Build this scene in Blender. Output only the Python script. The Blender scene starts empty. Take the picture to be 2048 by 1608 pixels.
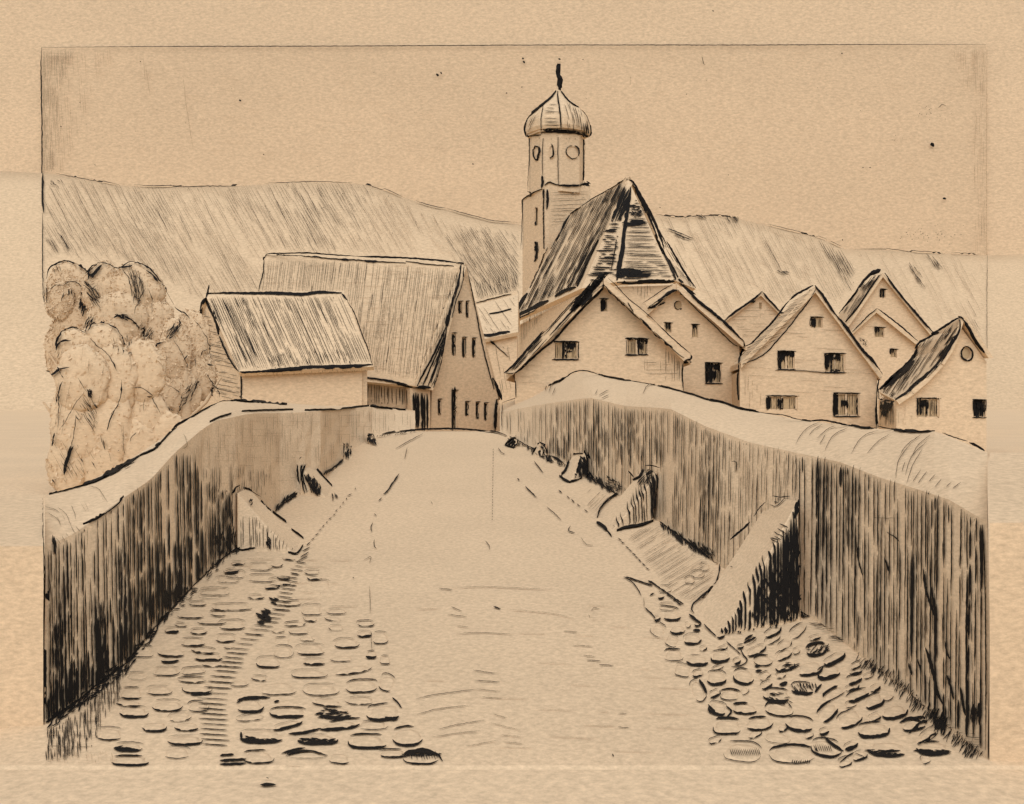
import bpy, bmesh, math, random
from mathutils import Vector, noise
from mathutils.bvhtree import BVHTree
from mathutils.geometry import tessellate_polygon
R = random.Random(7)
S = bpy.context.scene
C = S.collection
# ------------------------------------------------------------------ camera
F, CZ, CX, CY = 2196.0, 3.4, 1024.0, 804.0
cam_d = bpy.data.cameras.new('camera'); cam = bpy.data.objects.new('camera', cam_d); C.objects.link(cam)
cam.location = (0, 0, CZ); cam.rotation_euler = (math.radians(90), 0, 0)
cam_d.sensor_width = 36; cam_d.lens = 36 * F / 2048; cam_d.clip_end = 3000; cam_d.clip_start = .1
S.camera = cam
# ------------------------------------------------------------------ daylight, overcast
SUN_EL, SUN_AZ = math.radians(53), math.radians(184)          # azimuth clockwise from +Y: high behind the camera
w = bpy.data.worlds.new('World'); S.world = w; w.use_nodes = True
nt = w.node_tree; nt.nodes.clear()
out = nt.nodes.new('ShaderNodeOutputWorld'); bg = nt.nodes.new('ShaderNodeBackground')
sky = nt.nodes.new('ShaderNodeTexSky'); sky.sky_type = 'NISHITA'; sky.sun_disc = False
sky.sun_elevation = SUN_EL; sky.sun_rotation = SUN_AZ; sky.dust_density = 1.5; sky.air_density = 1.0
hs = nt.nodes.new('ShaderNodeHueSaturation'); hs.inputs['Saturation'].default_value = .16
nt.links.new(sky.outputs[0], hs.inputs['Color']); nt.links.new(hs.outputs[0], bg.inputs[0]); nt.links.new(bg.outputs[0], out.inputs[0])
bg.inputs[1].default_value = .15
sd = bpy.data.lights.new('sun', 'SUN'); sd.energy = 1.35; sd.angle = math.radians(70); sd.color = (1, .985, .96)
sun = bpy.data.objects.new('sun', sd); C.objects.link(sun)
dv = Vector((math.sin(SUN_AZ) * math.cos(SUN_EL), math.cos(SUN_AZ) * math.cos(SUN_EL), math.sin(SUN_EL)))
sun.rotation_euler = dv.to_track_quat('Z', 'Y').to_euler()
S.view_settings.view_transform = 'Standard'; S.view_settings.look = 'None'
S.view_settings.exposure = 0.0; S.view_settings.gamma = 1; S.view_settings.use_curve_mapping = False
# ------------------------------------------------------------------ geometry helpers
CAM = Vector((0, 0, CZ))
def P(x, y, d): return Vector(((x - CX) / F * d, d, CZ + (CY - y) / F * d))
def ray(x, y): return Vector(((x - CX) / F, 1.0, (CY - y) / F))
def on_plane(x, y, p, n):
    r = ray(x, y); t = (p - CAM).dot(n) / r.dot(n); return CAM + r * t
def lerp_tab(tab, x):
    if x <= tab[0][0]: return tab[0][1]
    for (a, b), (c, e) in zip(tab, tab[1:]):
        if x <= c: return b + (e - b) * (x - a) / (c - a)
    return tab[-1][1]
ZO = {'1': (60, 480, 3.216), '2': (380, 480, 3.012), '3': (980, 100, 4.02), '4': (980, 480, 3.938), '5': (1420, 520, 3.531),
      'B1': (60, 850, 2.926), 'B2': (60, 1150, 3.828), 'B3': (440, 1150, 3.574), 'B4': (980, 780, 3.829), 'B5': (1400, 850, 3.16),
      'B6': (1200, 1130, 3.654), 'B7': (1580, 1150, 3.829), 'T1': (60, 60, 2.871), 'T2': (600, 300, 4.02), 'T3': (1280, 60, 2.513),
      'T4': (560, 830, 2.203), '': (0, 0, 1)}
def pts(z, s):
    ox, oy, k = ZO[z]
    return [(ox + float(a.split(',')[0]) / k, oy + float(a.split(',')[1]) / k) for a in s.split()]
# ------------------------------------------------------------------ materials
def paper(name, px, col=(.66, .478, .292), var=.03, fine=.11, bump=.3):
    """warm laid stock colour with fibres; px = metres one fibre spans"""
    m = bpy.data.materials.new(name); m.use_nodes = True; n = m.node_tree.nodes; l = m.node_tree.links
    b = n['Principled BSDF']; b.inputs['Roughness'].default_value = .95; b.inputs['Specular IOR Level'].default_value = .1
    tc = n.new('ShaderNodeTexCoord'); mp = n.new('ShaderNodeMapping'); mp.inputs['Scale'].default_value = (.42, .42, 1.0); mp.inputs['Rotation'].default_value = (.3, .17, .4)
    l.new(tc.outputs['Object'], mp.inputs[0])
    a = n.new('ShaderNodeTexNoise'); a.inputs['Scale'].default_value = 1 / (px * 3.4); a.inputs['Detail'].default_value = 5; a.inputs['Roughness'].default_value = .74
    c = n.new('ShaderNodeTexNoise'); c.inputs['Scale'].default_value = 1 / (px * 160); c.inputs['Detail'].default_value = 3
    l.new(mp.outputs[0], a.inputs[0]); l.new(mp.outputs[0], c.inputs[0])
    mr = n.new('ShaderNodeMapRange'); mr.inputs[1].default_value = .3; mr.inputs[2].default_value = .7; mr.inputs[3].default_value = 1 - fine; mr.inputs[4].default_value = 1 + fine
    m2 = n.new('ShaderNodeMapRange'); m2.inputs[1].default_value = .35; m2.inputs[2].default_value = .65; m2.inputs[3].default_value = 1 - var; m2.inputs[4].default_value = 1 + var
    l.new(a.outputs[0], mr.inputs[0]); l.new(c.outputs[0], m2.inputs[0])
    mu = n.new('ShaderNodeMath'); mu.operation = 'MULTIPLY'; l.new(mr.outputs[0], mu.inputs[0]); l.new(m2.outputs[0], mu.inputs[1])
    vm = n.new('ShaderNodeVectorMath'); vm.operation = 'SCALE'; vm.inputs[0].default_value = col; l.new(mu.outputs[0], vm.inputs[3])
    l.new(vm.outputs[0], b.inputs['Base Color'])
    bp = n.new('ShaderNodeBump'); bp.inputs['Strength'].default_value = bump; bp.inputs['Distance'].default_value = px * .8
    l.new(a.outputs[0], bp.inputs['Height']); l.new(bp.outputs[0], b.inputs['Normal'])
    return m
PAPER = (.652, .488, .318); MARGIN = (.688, .519, .341)
M_sky = paper('sky_paper', .32, PAPER, fine=.2); M_margin = paper('sky_margin_paper', .32, MARGIN, fine=.2)
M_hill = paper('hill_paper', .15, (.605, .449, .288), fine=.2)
M_house = paper('plaster', .028, PAPER, fine=.2); M_church = paper('church_plaster', .055, PAPER, fine=.2)
M_roof = paper('roof_paper', .028, (.645, .482, .312), fine=.2)
M_near = paper('stone_paper', .009, PAPER, fine=.2); M_wall = paper('wall_paper', .011, PAPER, fine=.2)
M_ground = paper('ground_paper', .012, MARGIN, fine=.2)
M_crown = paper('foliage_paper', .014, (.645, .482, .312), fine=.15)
M_pane = paper('pane_paper', .03, (.50, .36, .21), fine=.12)
def ink_mat():
    m = bpy.data.materials.new('printing_ink'); m.use_nodes = True; n = m.node_tree.nodes; l = m.node_tree.links
    b = n['Principled BSDF']; b.inputs['Roughness'].default_value = .8; b.inputs['Specular IOR Level'].default_value = .15
    uv = n.new('ShaderNodeUVMap'); uv.uv_map = 'px'
    a = n.new('ShaderNodeTexNoise'); a.inputs['Scale'].default_value = .8; a.inputs['Detail'].default_value = 4; a.inputs['Roughness'].default_value = .75
    l.new(uv.outputs[0], a.inputs[0])
    at = n.new('ShaderNodeAttribute'); at.attribute_name = 'tone'
    s = n.new('ShaderNodeMath'); s.operation = 'SUBTRACT'; s.inputs[1].default_value = .5; l.new(a.outputs[0], s.inputs[0])
    k = n.new('ShaderNodeMath'); k.operation = 'MULTIPLY_ADD'; k.inputs[1].default_value = 1.7; l.new(s.outputs[0], k.inputs[0]); l.new(at.outputs['Fac'], k.inputs[2])
    mr = n.new('ShaderNodeMapRange'); mr.interpolation_type = 'SMOOTHSTEP'; mr.inputs[1].default_value = .26; mr.inputs[2].default_value = .52
    l.new(k.outputs[0], mr.inputs[0])
    mx = n.new('ShaderNodeMix'); mx.data_type = 'RGBA'; mx.inputs[6].default_value = (.57, .41, .255, 1); mx.inputs[7].default_value = (.0085, .0070, .0060, 1)
    l.new(mr.outputs[0], mx.inputs[0]); l.new(mx.outputs[2], b.inputs['Base Color'])
    return m
M_ink = ink_mat()
# ------------------------------------------------------------------ object helpers
def link(name, me, mat=None, parent=None, **props):
    o = bpy.data.objects.new(name, me); C.objects.link(o)
    if mat: me.materials.append(mat)
    if parent: o.parent = parent
    for k, v in props.items(): o[k] = v
    return o
def mesh(name, vs, fs, mat, parent=None, smooth=False, **props):
    me = bpy.data.meshes.new(name); me.from_pydata([tuple(v) for v in vs], [], fs); me.validate(); me.update()
    if smooth: me.polygons.foreach_set('use_smooth', [True] * len(me.polygons))
    return link(name, me, mat, parent, **props)
def recalc(o):
    bm = bmesh.new(); bm.from_mesh(o.data); bmesh.ops.recalc_face_normals(bm, faces=bm.faces); bm.to_mesh(o.data); bm.free()
def thing(name, label, cat, group=None):
    o = bpy.data.objects.new(name, None); C.objects.link(o); o.empty_display_size = .5
    o['label'] = label; o['category'] = cat
    if group: o['group'] = group
    return o
def settle(t):
    """put the Empty at the base of its parts without moving them"""
    vs = [v.co for c in t.children if c.type == 'MESH' for v in c.data.vertices]
    if not vs: return
    z = min(v.z for v in vs); x = (min(v.x for v in vs) + max(v.x for v in vs)) / 2; y = (min(v.y for v in vs) + max(v.y for v in vs)) / 2
    t.location = (x, y, z)
    off = Vector((x, y, z))
    for c in t.children: c.location = -off
def slab(name, q, th, mat, parent=None, **props):
    """polygon of 3-D points given a real thickness away from the viewer"""
    q = [Vector(p) for p in q]; nrm = Vector((0, 0, 0))
    for i in range(len(q)):
        a, b = q[i], q[(i + 1) % len(q)]; nrm += a.cross(b)
    nrm.normalize(); cen = sum(q, Vector()) / len(q)
    if nrm.dot(CAM - cen) < 0: nrm = -nrm
    n = len(q); vs = q + [p - nrm * th for p in q]
    tri = [(n_ [0], n_[1], n_[2]) for n_ in tessellate_polygon([q])]
    fs = [t for t in tri] + [tuple(i + n for i in reversed(t)) for t in tri]
    fs += [(i, (i + 1) % n, (i + 1) % n + n, i + n) for i in range(n)]
    o = mesh(name, vs, fs, mat, parent, **props); recalc(o); return o
def box_between(vs, fs, a, b, up, wd, dp):
    """bar from a to b, width wd along up x dir, depth dp along up"""
    d = (b - a).normalized(); s = d.cross(up).normalized() * wd / 2; u = up.normalized() * dp
    k = len(vs); vs += [a - s, a + s, a + s + u, a - s + u, b - s, b + s, b + s + u, b - s + u]
    fs += [(k, k + 1, k + 2, k + 3), (k + 4, k + 7, k + 6, k + 5), (k, k + 4, k + 5, k + 1), (k + 1, k + 5, k + 6, k + 2), (k + 2, k + 6, k + 7, k + 3), (k + 3, k + 7, k + 4, k)]
def wall(name, outline, pl, th, mat, parent, holes=(), kinds=None, **props):
    """outline in picture coordinates carried onto the plane pl=(point, normal); real openings, recessed panes and frames"""
    p0, n = pl; n = n.normalized()
    if n.dot(CAM - p0) < 0: n = -n
    loops = [[on_plane(x, y, p0, n) for x, y in outline]]
    for h in holes:
        if len(h) == 4: x0, y0, x1, y1 = h; hp = [(x0, y0), (x1, y0), (x1, y1), (x0, y1)]
        else: cx, cy, rx, ry, _ = h; hp = [(cx + rx * math.cos(a * math.pi / 6), cy + ry * math.sin(a * math.pi / 6)) for a in range(12)]
        loops.append([on_plane(x, y, p0, n) for x, y in hp])
    flat = [v for lp in loops for v in lp]; N = len(flat)
    tri = tessellate_polygon(loops)
    vs = flat + [v - n * th for v in flat]; fs = [tuple(t) for t in tri] + [tuple(i + N for i in reversed(t)) for t in tri]
    k = 0
    for lp in loops:
        m = len(lp)
        fs += [(k + i, k + (i + 1) % m, k + (i + 1) % m + N, k + i + N) for i in range(m)]; k += m
    o = mesh(name, vs, fs, mat, parent, **props); recalc(o)
    rec = th * .45
    for hi, h in enumerate(holes):
        lp = loops[hi + 1]; kind = kinds[hi] if kinds else 'window'
        fv, ff = [], []; fw = (lp[0] - lp[len(lp) // 2]).length * .055
        cen = sum(lp, Vector()) / len(lp)
        inn = [p + (cen - p).normalized() * fw * .5 - n * rec * .75 for p in lp]
        for i in range(len(inn)): box_between(fv, ff, inn[i], inn[(i + 1) % len(inn)], n, fw, fw * .6)
        if len(h) == 4 and abs(h[2] - h[0]) > 25:
            a = (inn[0] + inn[1]) / 2; b = (inn[2] + inn[3]) / 2; box_between(fv, ff, a, b, n, fw, fw * .5)
        wn = mesh(kind, fv, ff, M_house, parent)
        q = [p - n * rec for p in lp]
        slab('pane' if kind != 'door' else 'door_panel', q, .04, M_pane, wn)
        if kind == 'door':
            kv, kf = [], []; a = q[1].lerp(q[2], .5).lerp(q[0].lerp(q[3], .5), .25); box_between(kv, kf, a, a + Vector((0, 0, .15)), n, .06, .08); mesh('handle', kv, kf, M_ink, wn)
    return o
def bvh_of(*obs):
    vs, fs = [], []
    for o in obs:
        st = [o]
        while st:
            c = st.pop(); st += list(c.children)
            if c.type == 'MESH' and not c.name.startswith(('ink_', 'leaves')):
                k = len(vs); vs += [v.co for v in c.data.vertices]; fs += [tuple(i + k for i in p.vertices) for p in c.data.polygons]
    return BVHTree.FromPolygons(vs, fs)
# ------------------------------------------------------------------ ink strokes: raised ink lying on the surfaces; hatching is shade drawn in ink
class Ink:
    def __init__(s, bvh, dd, lift=.0007):
        s.b = bvh; s.dd = dd; s.lift = lift; s.v = []; s.f = []; s.uv = []; s.t = []
    def hit(s, x, y):
        if s.b is None: return None
        r = ray(x, y); h = s.b.ray_cast(CAM, r.normalized())
        if h[0] is None: return None
        n = h[1]
        if n.dot(CAM - h[0]) < 0: n = -n
        return h[0], n
    def stroke(s, p, w=1.5, tone=.9, taper=(.25, .25), jit=.45, raised=False, step=5.0):
        # resample
        L = [0]
        for a, b in zip(p, p[1:]): L.append(L[-1] + math.hypot(b[0] - a[0], b[1] - a[1]))
        T = L[-1]
        if T < .5: return
        n = max(2, int(T / step) + 1); q = []; j = 0
        # smooth through points (catmull) for curvature
        for i in range(n + 1):
            u = T * i / n
            while j < len(L) - 2 and L[j + 1] < u: j += 1
            a, b = p[j], p[j + 1]; f = (u - L[j]) / max(1e-6, L[j + 1] - L[j])
            if len(p) > 2:
                pa = p[j - 1] if j > 0 else (2 * a[0] - b[0], 2 * a[1] - b[1]); pb = p[j + 2] if j + 2 < len(p) else (2 * b[0] - a[0], 2 * b[1] - a[1])
                c = [.5 * (2 * a[k] + (b[k] - pa[k]) * f + (2 * pa[k] - 5 * a[k] + 4 * b[k] - pb[k]) * f * f + (-pa[k] + 3 * a[k] - 3 * b[k] + pb[k]) * f ** 3) for k in (0, 1)]
            else: c = [a[k] + (b[k] - a[k]) * f for k in (0, 1)]
            q.append((c[0] + R.uniform(-jit, jit), c[1] + R.uniform(-jit, jit)))
        hs = [s.hit(*c) for c in q]; ds = [h[0].y if h else None for h in hs]
        if all(d is None for d in ds): ds = [s.dd] * len(q)
        else:
            for i in range(len(ds)):
                if ds[i] is None:
                    best = min((abs(i - k), k) for k in range(len(ds)) if hs[k])[1]; ds[i] = hs[best][0].y
        u0 = R.uniform(0, 900); v0 = R.uniform(0, 900); base = len(s.v)
        for i, c in enumerate(q):
            a = q[max(0, i - 1)]; b = q[min(len(q) - 1, i + 1)]; dx, dy = b[0] - a[0], b[1] - a[1]; m = math.hypot(dx, dy) or 1
            nx, ny = -dy / m, dx / m; f = i / (len(q) - 1)
            tp = min(1, taper[0] + f / .18 * (1 - taper[0]), taper[1] + (1 - f) / .18 * (1 - taper[1]))
            ww = (w[0] + (w[1] - w[0]) * f) if isinstance(w, tuple) else w
            hw = ww * .5 * tp * R.uniform(.8, 1.16)
            for sg in (-1, 1):
                x, y = c[0] + nx * hw * sg, c[1] + ny * hw * sg
                pt = None
                if hs[i]:
                    h = s.hit(x, y)
                    if h and abs(h[0].y - ds[i]) < .04 * ds[i]: pt = h[0] + h[1] * (s.lift * ds[i])
                if pt is None:
                    pt = CAM + ray(x, y) * (ds[i] * (1 - s.lift))
                s.v.append(pt); s.uv.append((u0 + f * T, v0 + hw * sg)); s.t.append(tone)
            if raised:
                pt = CAM + ray(*c) * (ds[i] - hw * ds[i] / F); s.v.append(pt); s.uv.append((u0 + f * T, v0)); s.t.append(tone)
                pt = CAM + ray(*c) * (ds[i] + hw * ds[i] / F); s.v.append(pt); s.uv.append((u0 + f * T, v0)); s.t.append(tone)
        st = 4 if raised else 2
        for i in range(len(q) - 1):
            k = base + i * st; e = k + st
            if raised: s.f += [(k, k + 2, e + 2, e), (k + 2, k + 1, e + 1, e + 2), (k + 1, k + 3, e + 3, e + 1), (k + 3, k, e, e + 3)]
            else: s.f.append((k, k + 1, e + 1, e))
    def line(s, z, st, w=1.5, tone=.9, **k): s.stroke(pts(z, st), w, tone, **k)
    def hatch(s, poly, ang, sp, w=1.2, tone=.6, seg=(25, 70), gap=(1, 8), cov=1.0, dens=None, end=5, bend=0, jit=.4, wob=1.5):
        sp *= .88; w *= .82; seg = (seg[0] * 1.5, seg[1] * 1.7); gap = (gap[0] * .5, gap[1] * .55)
        a = math.radians(ang); dx, dy = math.cos(a), math.sin(a); nx, ny = -dy, dx
        us = [x * nx + y * ny for x, y in poly]; ts = [x * dx + y * dy for x, y in poly]; u = min(us)
        tm0, tm1 = min(ts), max(ts)
        while u < max(us):
            u += sp * R.uniform(.55, 1.45); t = tm0 + R.uniform(0, 6); wa = R.uniform(-wob, wob)
            offs = R.uniform(-end, end) * .5; 
            while t < tm1:
                run = []; L = R.uniform(*seg); t0 = t
                while t < tm1 and t - t0 < L:
                    k = (t - tm0) / max(1, tm1 - tm0)
                    uu = u + wa * k + bend * 4 * k * (1 - k)
                    x, y = dx * t + nx * uu, dy * t + ny * uu
                    if inside(poly, x + dx * offs, y + dy * offs): run.append((x, y))
                    elif run: break
                    t += 4
                t += R.uniform(*gap)
                if len(run) > 1:
                    mx, my = run[len(run) // 2]; D = dens(mx, my) if dens else 0
                    if R.random() < cov + D: 
                        s.stroke([run[0], run[len(run) // 2], run[-1]] if len(run) > 2 else run, max(.5, w * R.uniform(.7, 1.25) * (1 + 1.25 * max(-.6, D))), min(1.1, tone * R.uniform(.85, 1.12) + .5 * D), jit=jit, step=8)
                elif not run: t += 3
    def scrub(s, poly, n, L=(6, 16), ang=90, spread=25, w=1.6, tone=.8):
        xs = [p[0] for p in poly]; ys = [p[1] for p in poly]; c = 0; g = 0
        while c < n and g < n * 30:
            g += 1; x, y = R.uniform(min(xs), max(xs)), R.uniform(min(ys), max(ys))
            if not inside(poly, x, y): continue
            a = math.radians(ang + R.uniform(-spread, spread)); l = R.uniform(*L) / 2
            s.stroke([(x - math.cos(a) * l, y - math.sin(a) * l), (x + math.cos(a) * l, y + math.sin(a) * l)], w * R.uniform(.7, 1.3), tone * R.uniform(.8, 1.15), step=5); c += 1
    def build(s, name, parent, **props):
        if not s.f: return None
        me = bpy.data.meshes.new(name); me.from_pydata([tuple(v) for v in s.v], [], s.f)
        ul = me.uv_layers.new(name='px'); at = me.attributes.new('tone', 'FLOAT', 'POINT')
        at.data.foreach_set('value', s.t)
        li = [0] * len(me.loops); me.loops.foreach_get('vertex_index', li)
        ul.data.foreach_set('uv', [c for i in li for c in s.uv[i]])
        me.update()
        props.setdefault('kind', 'stuff')
        return link(name, me, M_ink, parent, **props)
def inside(poly, x, y):
    c = False; j = len(poly) - 1
    for i in range(len(poly)):
        xi, yi = poly[i]; xj, yj = poly[j]
        if (yi > y) != (yj > y) and x < (xj - xi) * (y - yi) / (yj - yi) + xi: c = not c
        j = i
    return c
def blobs(bl, base=0):
    def f(x, y):
        v = base
        for cx, cy, rx, ry, k in bl:
            q = ((x - cx) / rx) ** 2 + ((y - cy) / ry) ** 2
            if q < 6: v += k * math.exp(-q)
        return v
    return f
# ================================================================== SETTING
K = .0655
def road_z(d):
    if d < 10: return 0
    if d < 44: return K * (d - 10)
    return max(1.15, 2.227 - .06 * (d - 44) - .004 * (d - 44) ** 2)
def dep(y): return (3.4 + 10 * K) / ((y - CY) / F + K)
# ground sheet
def ground_z(x, y):
    z = .058 * max(0, min(y, 30) - 10.25)
    return z - .006
xs = [-1200, -500, -200, -100, -50, -25, -12, -6, -3, 0, 3, 6, 12, 25, 50, 100, 200, 500, 1200]
ys = [-40, -10, 4, 8, 10.2, 12, 16, 20, 24, 28, 30, 35, 44, 60, 80, 120, 200, 400, 720]
gv = [(x, y, ground_z(x, y)) for y in ys for x in xs]
gf = [(j * len(xs) + i, j * len(xs) + i + 1, (j + 1) * len(xs) + i + 1, (j + 1) * len(xs) + i) for j in range(len(ys) - 1) for i in range(len(xs) - 1)]
ground = mesh('ground', gv, gf, M_ground, kind='structure')
# sky sheet far behind, with the pressed edge of the sheet
skyo = mesh('sky', [(-1600, 700, -5), (1600, 700, -5), (1600, 700, 700), (-1600, 700, 700)], [(0, 1, 2, 3)], M_margin, kind='structure')
ds = 698.0
q = [P(83, 95, ds), P(1972, 89, ds), P(1974, 820, ds), P(84, 820, ds)]
slab('sky_panel', q, .8, M_sky, skyo)
ski = Ink(None, 696.5)
ski.line('', '83,95 300,93 700,92 1100,90 1500,90 1750,89 1972,89', 1.7, .62, jit=.3)
ski.line('', '83,95 82,150 84,260 84,345 85,420', 2.6, .85, jit=.5)
ski.line('', '85,360 86,405', 4.5, 1.1); ski.line('', '86,418 97,421', 4, 1.1); ski.line('', '85,420 86,600 87,740', 1.8, .8)
ski.line('', '1974,90 1973,400 1974,820', .8, .3)
for x, y, r in [(480, 201, 3.2), (875, 150, 4), (882, 146, 3), (1046, 117, 3), (1048, 124, 3.5), (1119, 118, 3), (1013, 186, 2.4), (1426, 22, 2.2), (1684, 107, 2.6), (1865, 289, 6.5), (1889, 397, 4.5), (1166, 119, 1.6),
                (1044, 174, 2), (1320, 415, 1.8), (122, 253, 2.2), (281, 123, 2), (527, 309, 2.2), (946, 328, 2.2), (1685, 480, 2.2), (1740, 335, 2), (1726, 335, 1.6), (1457, 350, 1.6), (1373, 188, 1.6), (160, 205, 1.8), (190, 330, 1.4)]:
    ski.stroke([(x - r * .6, y - r * .3), (x, y), (x + r * .6, y + r * .3)], r, 1.1, taper=(.6, .6), step=1)
for _ in range(42): x, y = R.gauss(1860, 32), R.gauss(468, 9); ski.stroke([(x, y), (x + 1.4, y + .8)], R.uniform(.9, 2), .9)
for _ in range(16): x, y = R.gauss(1860, 22), R.gauss(222, 9); ski.stroke([(x, y), (x + 1.6, y - .9)], R.uniform(.8, 1.8), .9)
ski.line('', '1877,215 1884,209 1892,211', 1.2, .8); ski.line('', '1404,112 1406,124 1410,130', 1.2, .6)
for _ in range(70): x, y = R.uniform(95, 1960), R.uniform(100, 340); ski.stroke([(x, y), (x + 1, y + .6)], R.uniform(.6, 1.3), .7)
ski.hatch([(86, 100), (150, 98), (118, 180), (112, 345), (88, 345)], 88, 3.2, .62, .42, seg=(15, 50), gap=(3, 16), cov=.85)
ski.hatch([(86, 98), (240, 98), (180, 200), (130, 345), (88, 345)], 86, 6, .55, .32, seg=(8, 40), gap=(6, 30), cov=.6)
ski.hatch([(86, 98), (170, 98), (150, 118), (86, 122)], 0, 5, .7, .3, seg=(15, 40), cov=.5)
ski.hatch([(1945, 95), (1970, 95), (1971, 560), (1952, 560)], 89, 3.4, .55, .33, seg=(10, 40), gap=(6, 24), cov=.65)
ski.hatch([(1900, 95), (1970, 95), (1971, 200), (1930, 180)], 89, 4.5, .55, .32, seg=(8, 40), gap=(6, 30), cov=.6)
ski.hatch([(95, 105), (1960, 100), (1960, 340), (1200, 340), (800, 330), (100, 330)], 2, 34, .55, .22, seg=(8, 26), gap=(30, 140), cov=.45)
for st in ('291,130 300,190', '366,150 372,205 380,260 386,295', '1261,152 1261,170', '287,118 290,160'): ski.line('', st, .6, .35)
ski.build('ink_marks', skyo)
# hills
def hill(name, ridge, d0, d1, mat):
    vs, fs = [], []; cols = []
    x0, x1 = ridge[0][0], ridge[-1][0]; n = 90
    prof = [(0, 0), (.12, .07), (.3, .22), (.5, .45), (.7, .7), (.88, .91), (1, 1), (1.08, .93), (1.35, .4), (1.6, -.02)]
    for i in range(n + 1):
        x = x0 + (x1 - x0) * i / n; y = lerp_tab(ridge, x); top = P(x, y, d1).z
        for f, h in prof:
            d = d0 + (d1 - d0) * f; vs.append(((x - CX) / F * (d1 if f > .98 else d0 + (d1 - d0) * (.35 + .65 * f)), d, .5 + (top - .5) * h + noise.noise((x * .01, f * 4, 0)) * 1.5 * h * (1 - min(1, abs(f - 1) * 0 + (1 if f == 1 else 0)))))
    m = len(prof)
    for i in range(n):
        for j in range(m - 1):
            k = i * m + j; fs.append((k, k + m, k + m + 1, k + 1))
    return mesh(name, vs, fs, mat, smooth=True, kind='structure')
ridgeL = [(-900, 300), (60, 345), (110, 348), (160, 356), (240, 372), (360, 374), (480, 372), (600, 364), (700, 367), (735, 370), (790, 388), (840, 406), (900, 420), (960, 436), (1000, 444), (1040, 449), (1100, 462), (1200, 510), (1300, 620), (1400, 800)]
ridgeR = [(1080, 800), (1180, 560), (1250, 450), (1310, 429), (1355, 436), (1400, 432), (1440, 432), (1480, 438), (1560, 457), (1640, 476), (1690, 499), (1760, 499), (1860, 507), (1975, 511), (3200, 470)]
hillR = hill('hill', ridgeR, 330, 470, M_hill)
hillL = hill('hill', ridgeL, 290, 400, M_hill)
hi = Ink(bvh_of(hillL), 380, .002)
hi.line('T1', '150,824 260,845 350,862 450,885 520,903', 1.3, .75); hi.line('T1', '600,900 700,907 850,902 1000,896 1208,896', 1.6, .8); hi.line('T1', '1350,880 1500,874 1650,870 1850,878', 1.2, .7)
hi.line('T2', '525,275 600,300 680,328 750,358 820,390', 1.2, .65); hi.line('T2', '930,425 1040,460 1170,485', 1.4, .8); hi.line('T2', '1170,485 1300,520 1450,560 1540,582 1640,592 1745,600', 1.3, .85)
A = 60
big = [(92, 372), (160, 362), (260, 378), (480, 375), (600, 367), (720, 370), (790, 398), (880, 440), (1000, 470), (1040, 600), (930, 560), (900, 515), (540, 505), (520, 585), (400, 600), (330, 560), (250, 520), (92, 510)]
db = blobs([(310, 430, 60, 60, .25), (130, 480, 60, 60, .22), (620, 430, 70, 60, .3), (700, 400, 50, 40, .15), (480, 420, 60, 40, .1), (470, 540, 40, 30, .1), (850, 500, 60, 60, -.25), (200, 400, 60, 30, .0)])
hi.hatch(big, A, 5.0, .5, .4, seg=(30, 110), gap=(3, 24), cov=.7, dens=db, end=14)
hi.hatch(big, A - 3, 6.5, .5, .36, seg=(12, 50), gap=(4, 22), cov=.6, dens=db, end=14)
hi.hatch(big, A + 4, 22, .75, .5, seg=(25, 90), gap=(25, 90), cov=.45, dens=db, end=14)
hi.hatch([(92, 480), (300, 400), (340, 560), (200, 530), (92, 520)], A - 12, 8, .8, .4, seg=(20, 60), gap=(4, 30), cov=.5)
dk = [(885, 472), (960, 455), (1035, 470), (1038, 560), (1030, 590), (960, 604), (940, 560)]
hi.hatch(dk, 56, 4.0, .85, .6, seg=(15, 60), gap=(2, 10), cov=.85, end=14, dens=blobs([(1000, 560, 40, 40, .25)]))
hi.hatch([(945, 565), (1035, 540), (1038, 592), (955, 604)], 76, 4.2, 1.1, .7, seg=(12, 40), gap=(2, 10), cov=.8)
hi.scrub([(95, 365), (140, 365), (130, 380), (95, 380)], 8, (5, 12), 45, 20, 1.3, .8)
hi.line('T1', '175,1185 230,1270', 1.6, .85); hi.line('T1', '120,1210 165,1290', 1.4, .8); hi.line('T1', '1130,3000 1131,3001', 1, .2)
for _ in range(14): x, y = R.uniform(100, 900), R.uniform(380, 500); hi.stroke([(x, y), (x + 1.4, y + 1.2)], 1.8, 1)
hi.line('', '86,346 86,405 88,430', 4.2, 1.05); hi.line('', '86,430 86,520 87,600', 1.8, .8)
hi.build('ink_hatching', hillL)
hj = Ink(bvh_of(hillR), 440, .002)
hj.line('T3', '78,925 190,944 300,934 400,938 500,948', 1.5, .85); hj.line('T3', '640,985 760,1015 860,1035 940,1062', 1.1, .6); hj.line('T3', '950,1070 1010,1098', 1, .55)
hj.line('T3', '1080,1102 1210,1100 1290,1104 1400,1122 1540,1126', 1.1, .7); hj.line('T3', '1560,1130 1700,1132', 1, .5)
rr = pts('T3', '90,935 300,940 500,955 700,1005 850,1035 980,1090 1000,1110 1080,1200 1000,1400 870,1280 700,1400 610,1310 420,1450 280,1310 200,1180')
hj.hatch(rr, 62, 4.6, .62, .42, seg=(20, 80), gap=(6, 34), cov=.72, dens=blobs([(1680, 520, 22, 45, .3), (1360, 510, 25, 35, .12), (1450, 450, 40, 15, .15)]), end=10)
hj.hatch(rr, 28, 9, .55, .3, seg=(8, 30), gap=(8, 60), cov=.3)
hj.hatch(pts('T3', '870,1060 1000,1100 1090,1250 1060,1330 960,1180'), 60, 4.6, 1.05, .6, seg=(20, 60), gap=(2, 12), cov=.85, end=8)
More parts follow.
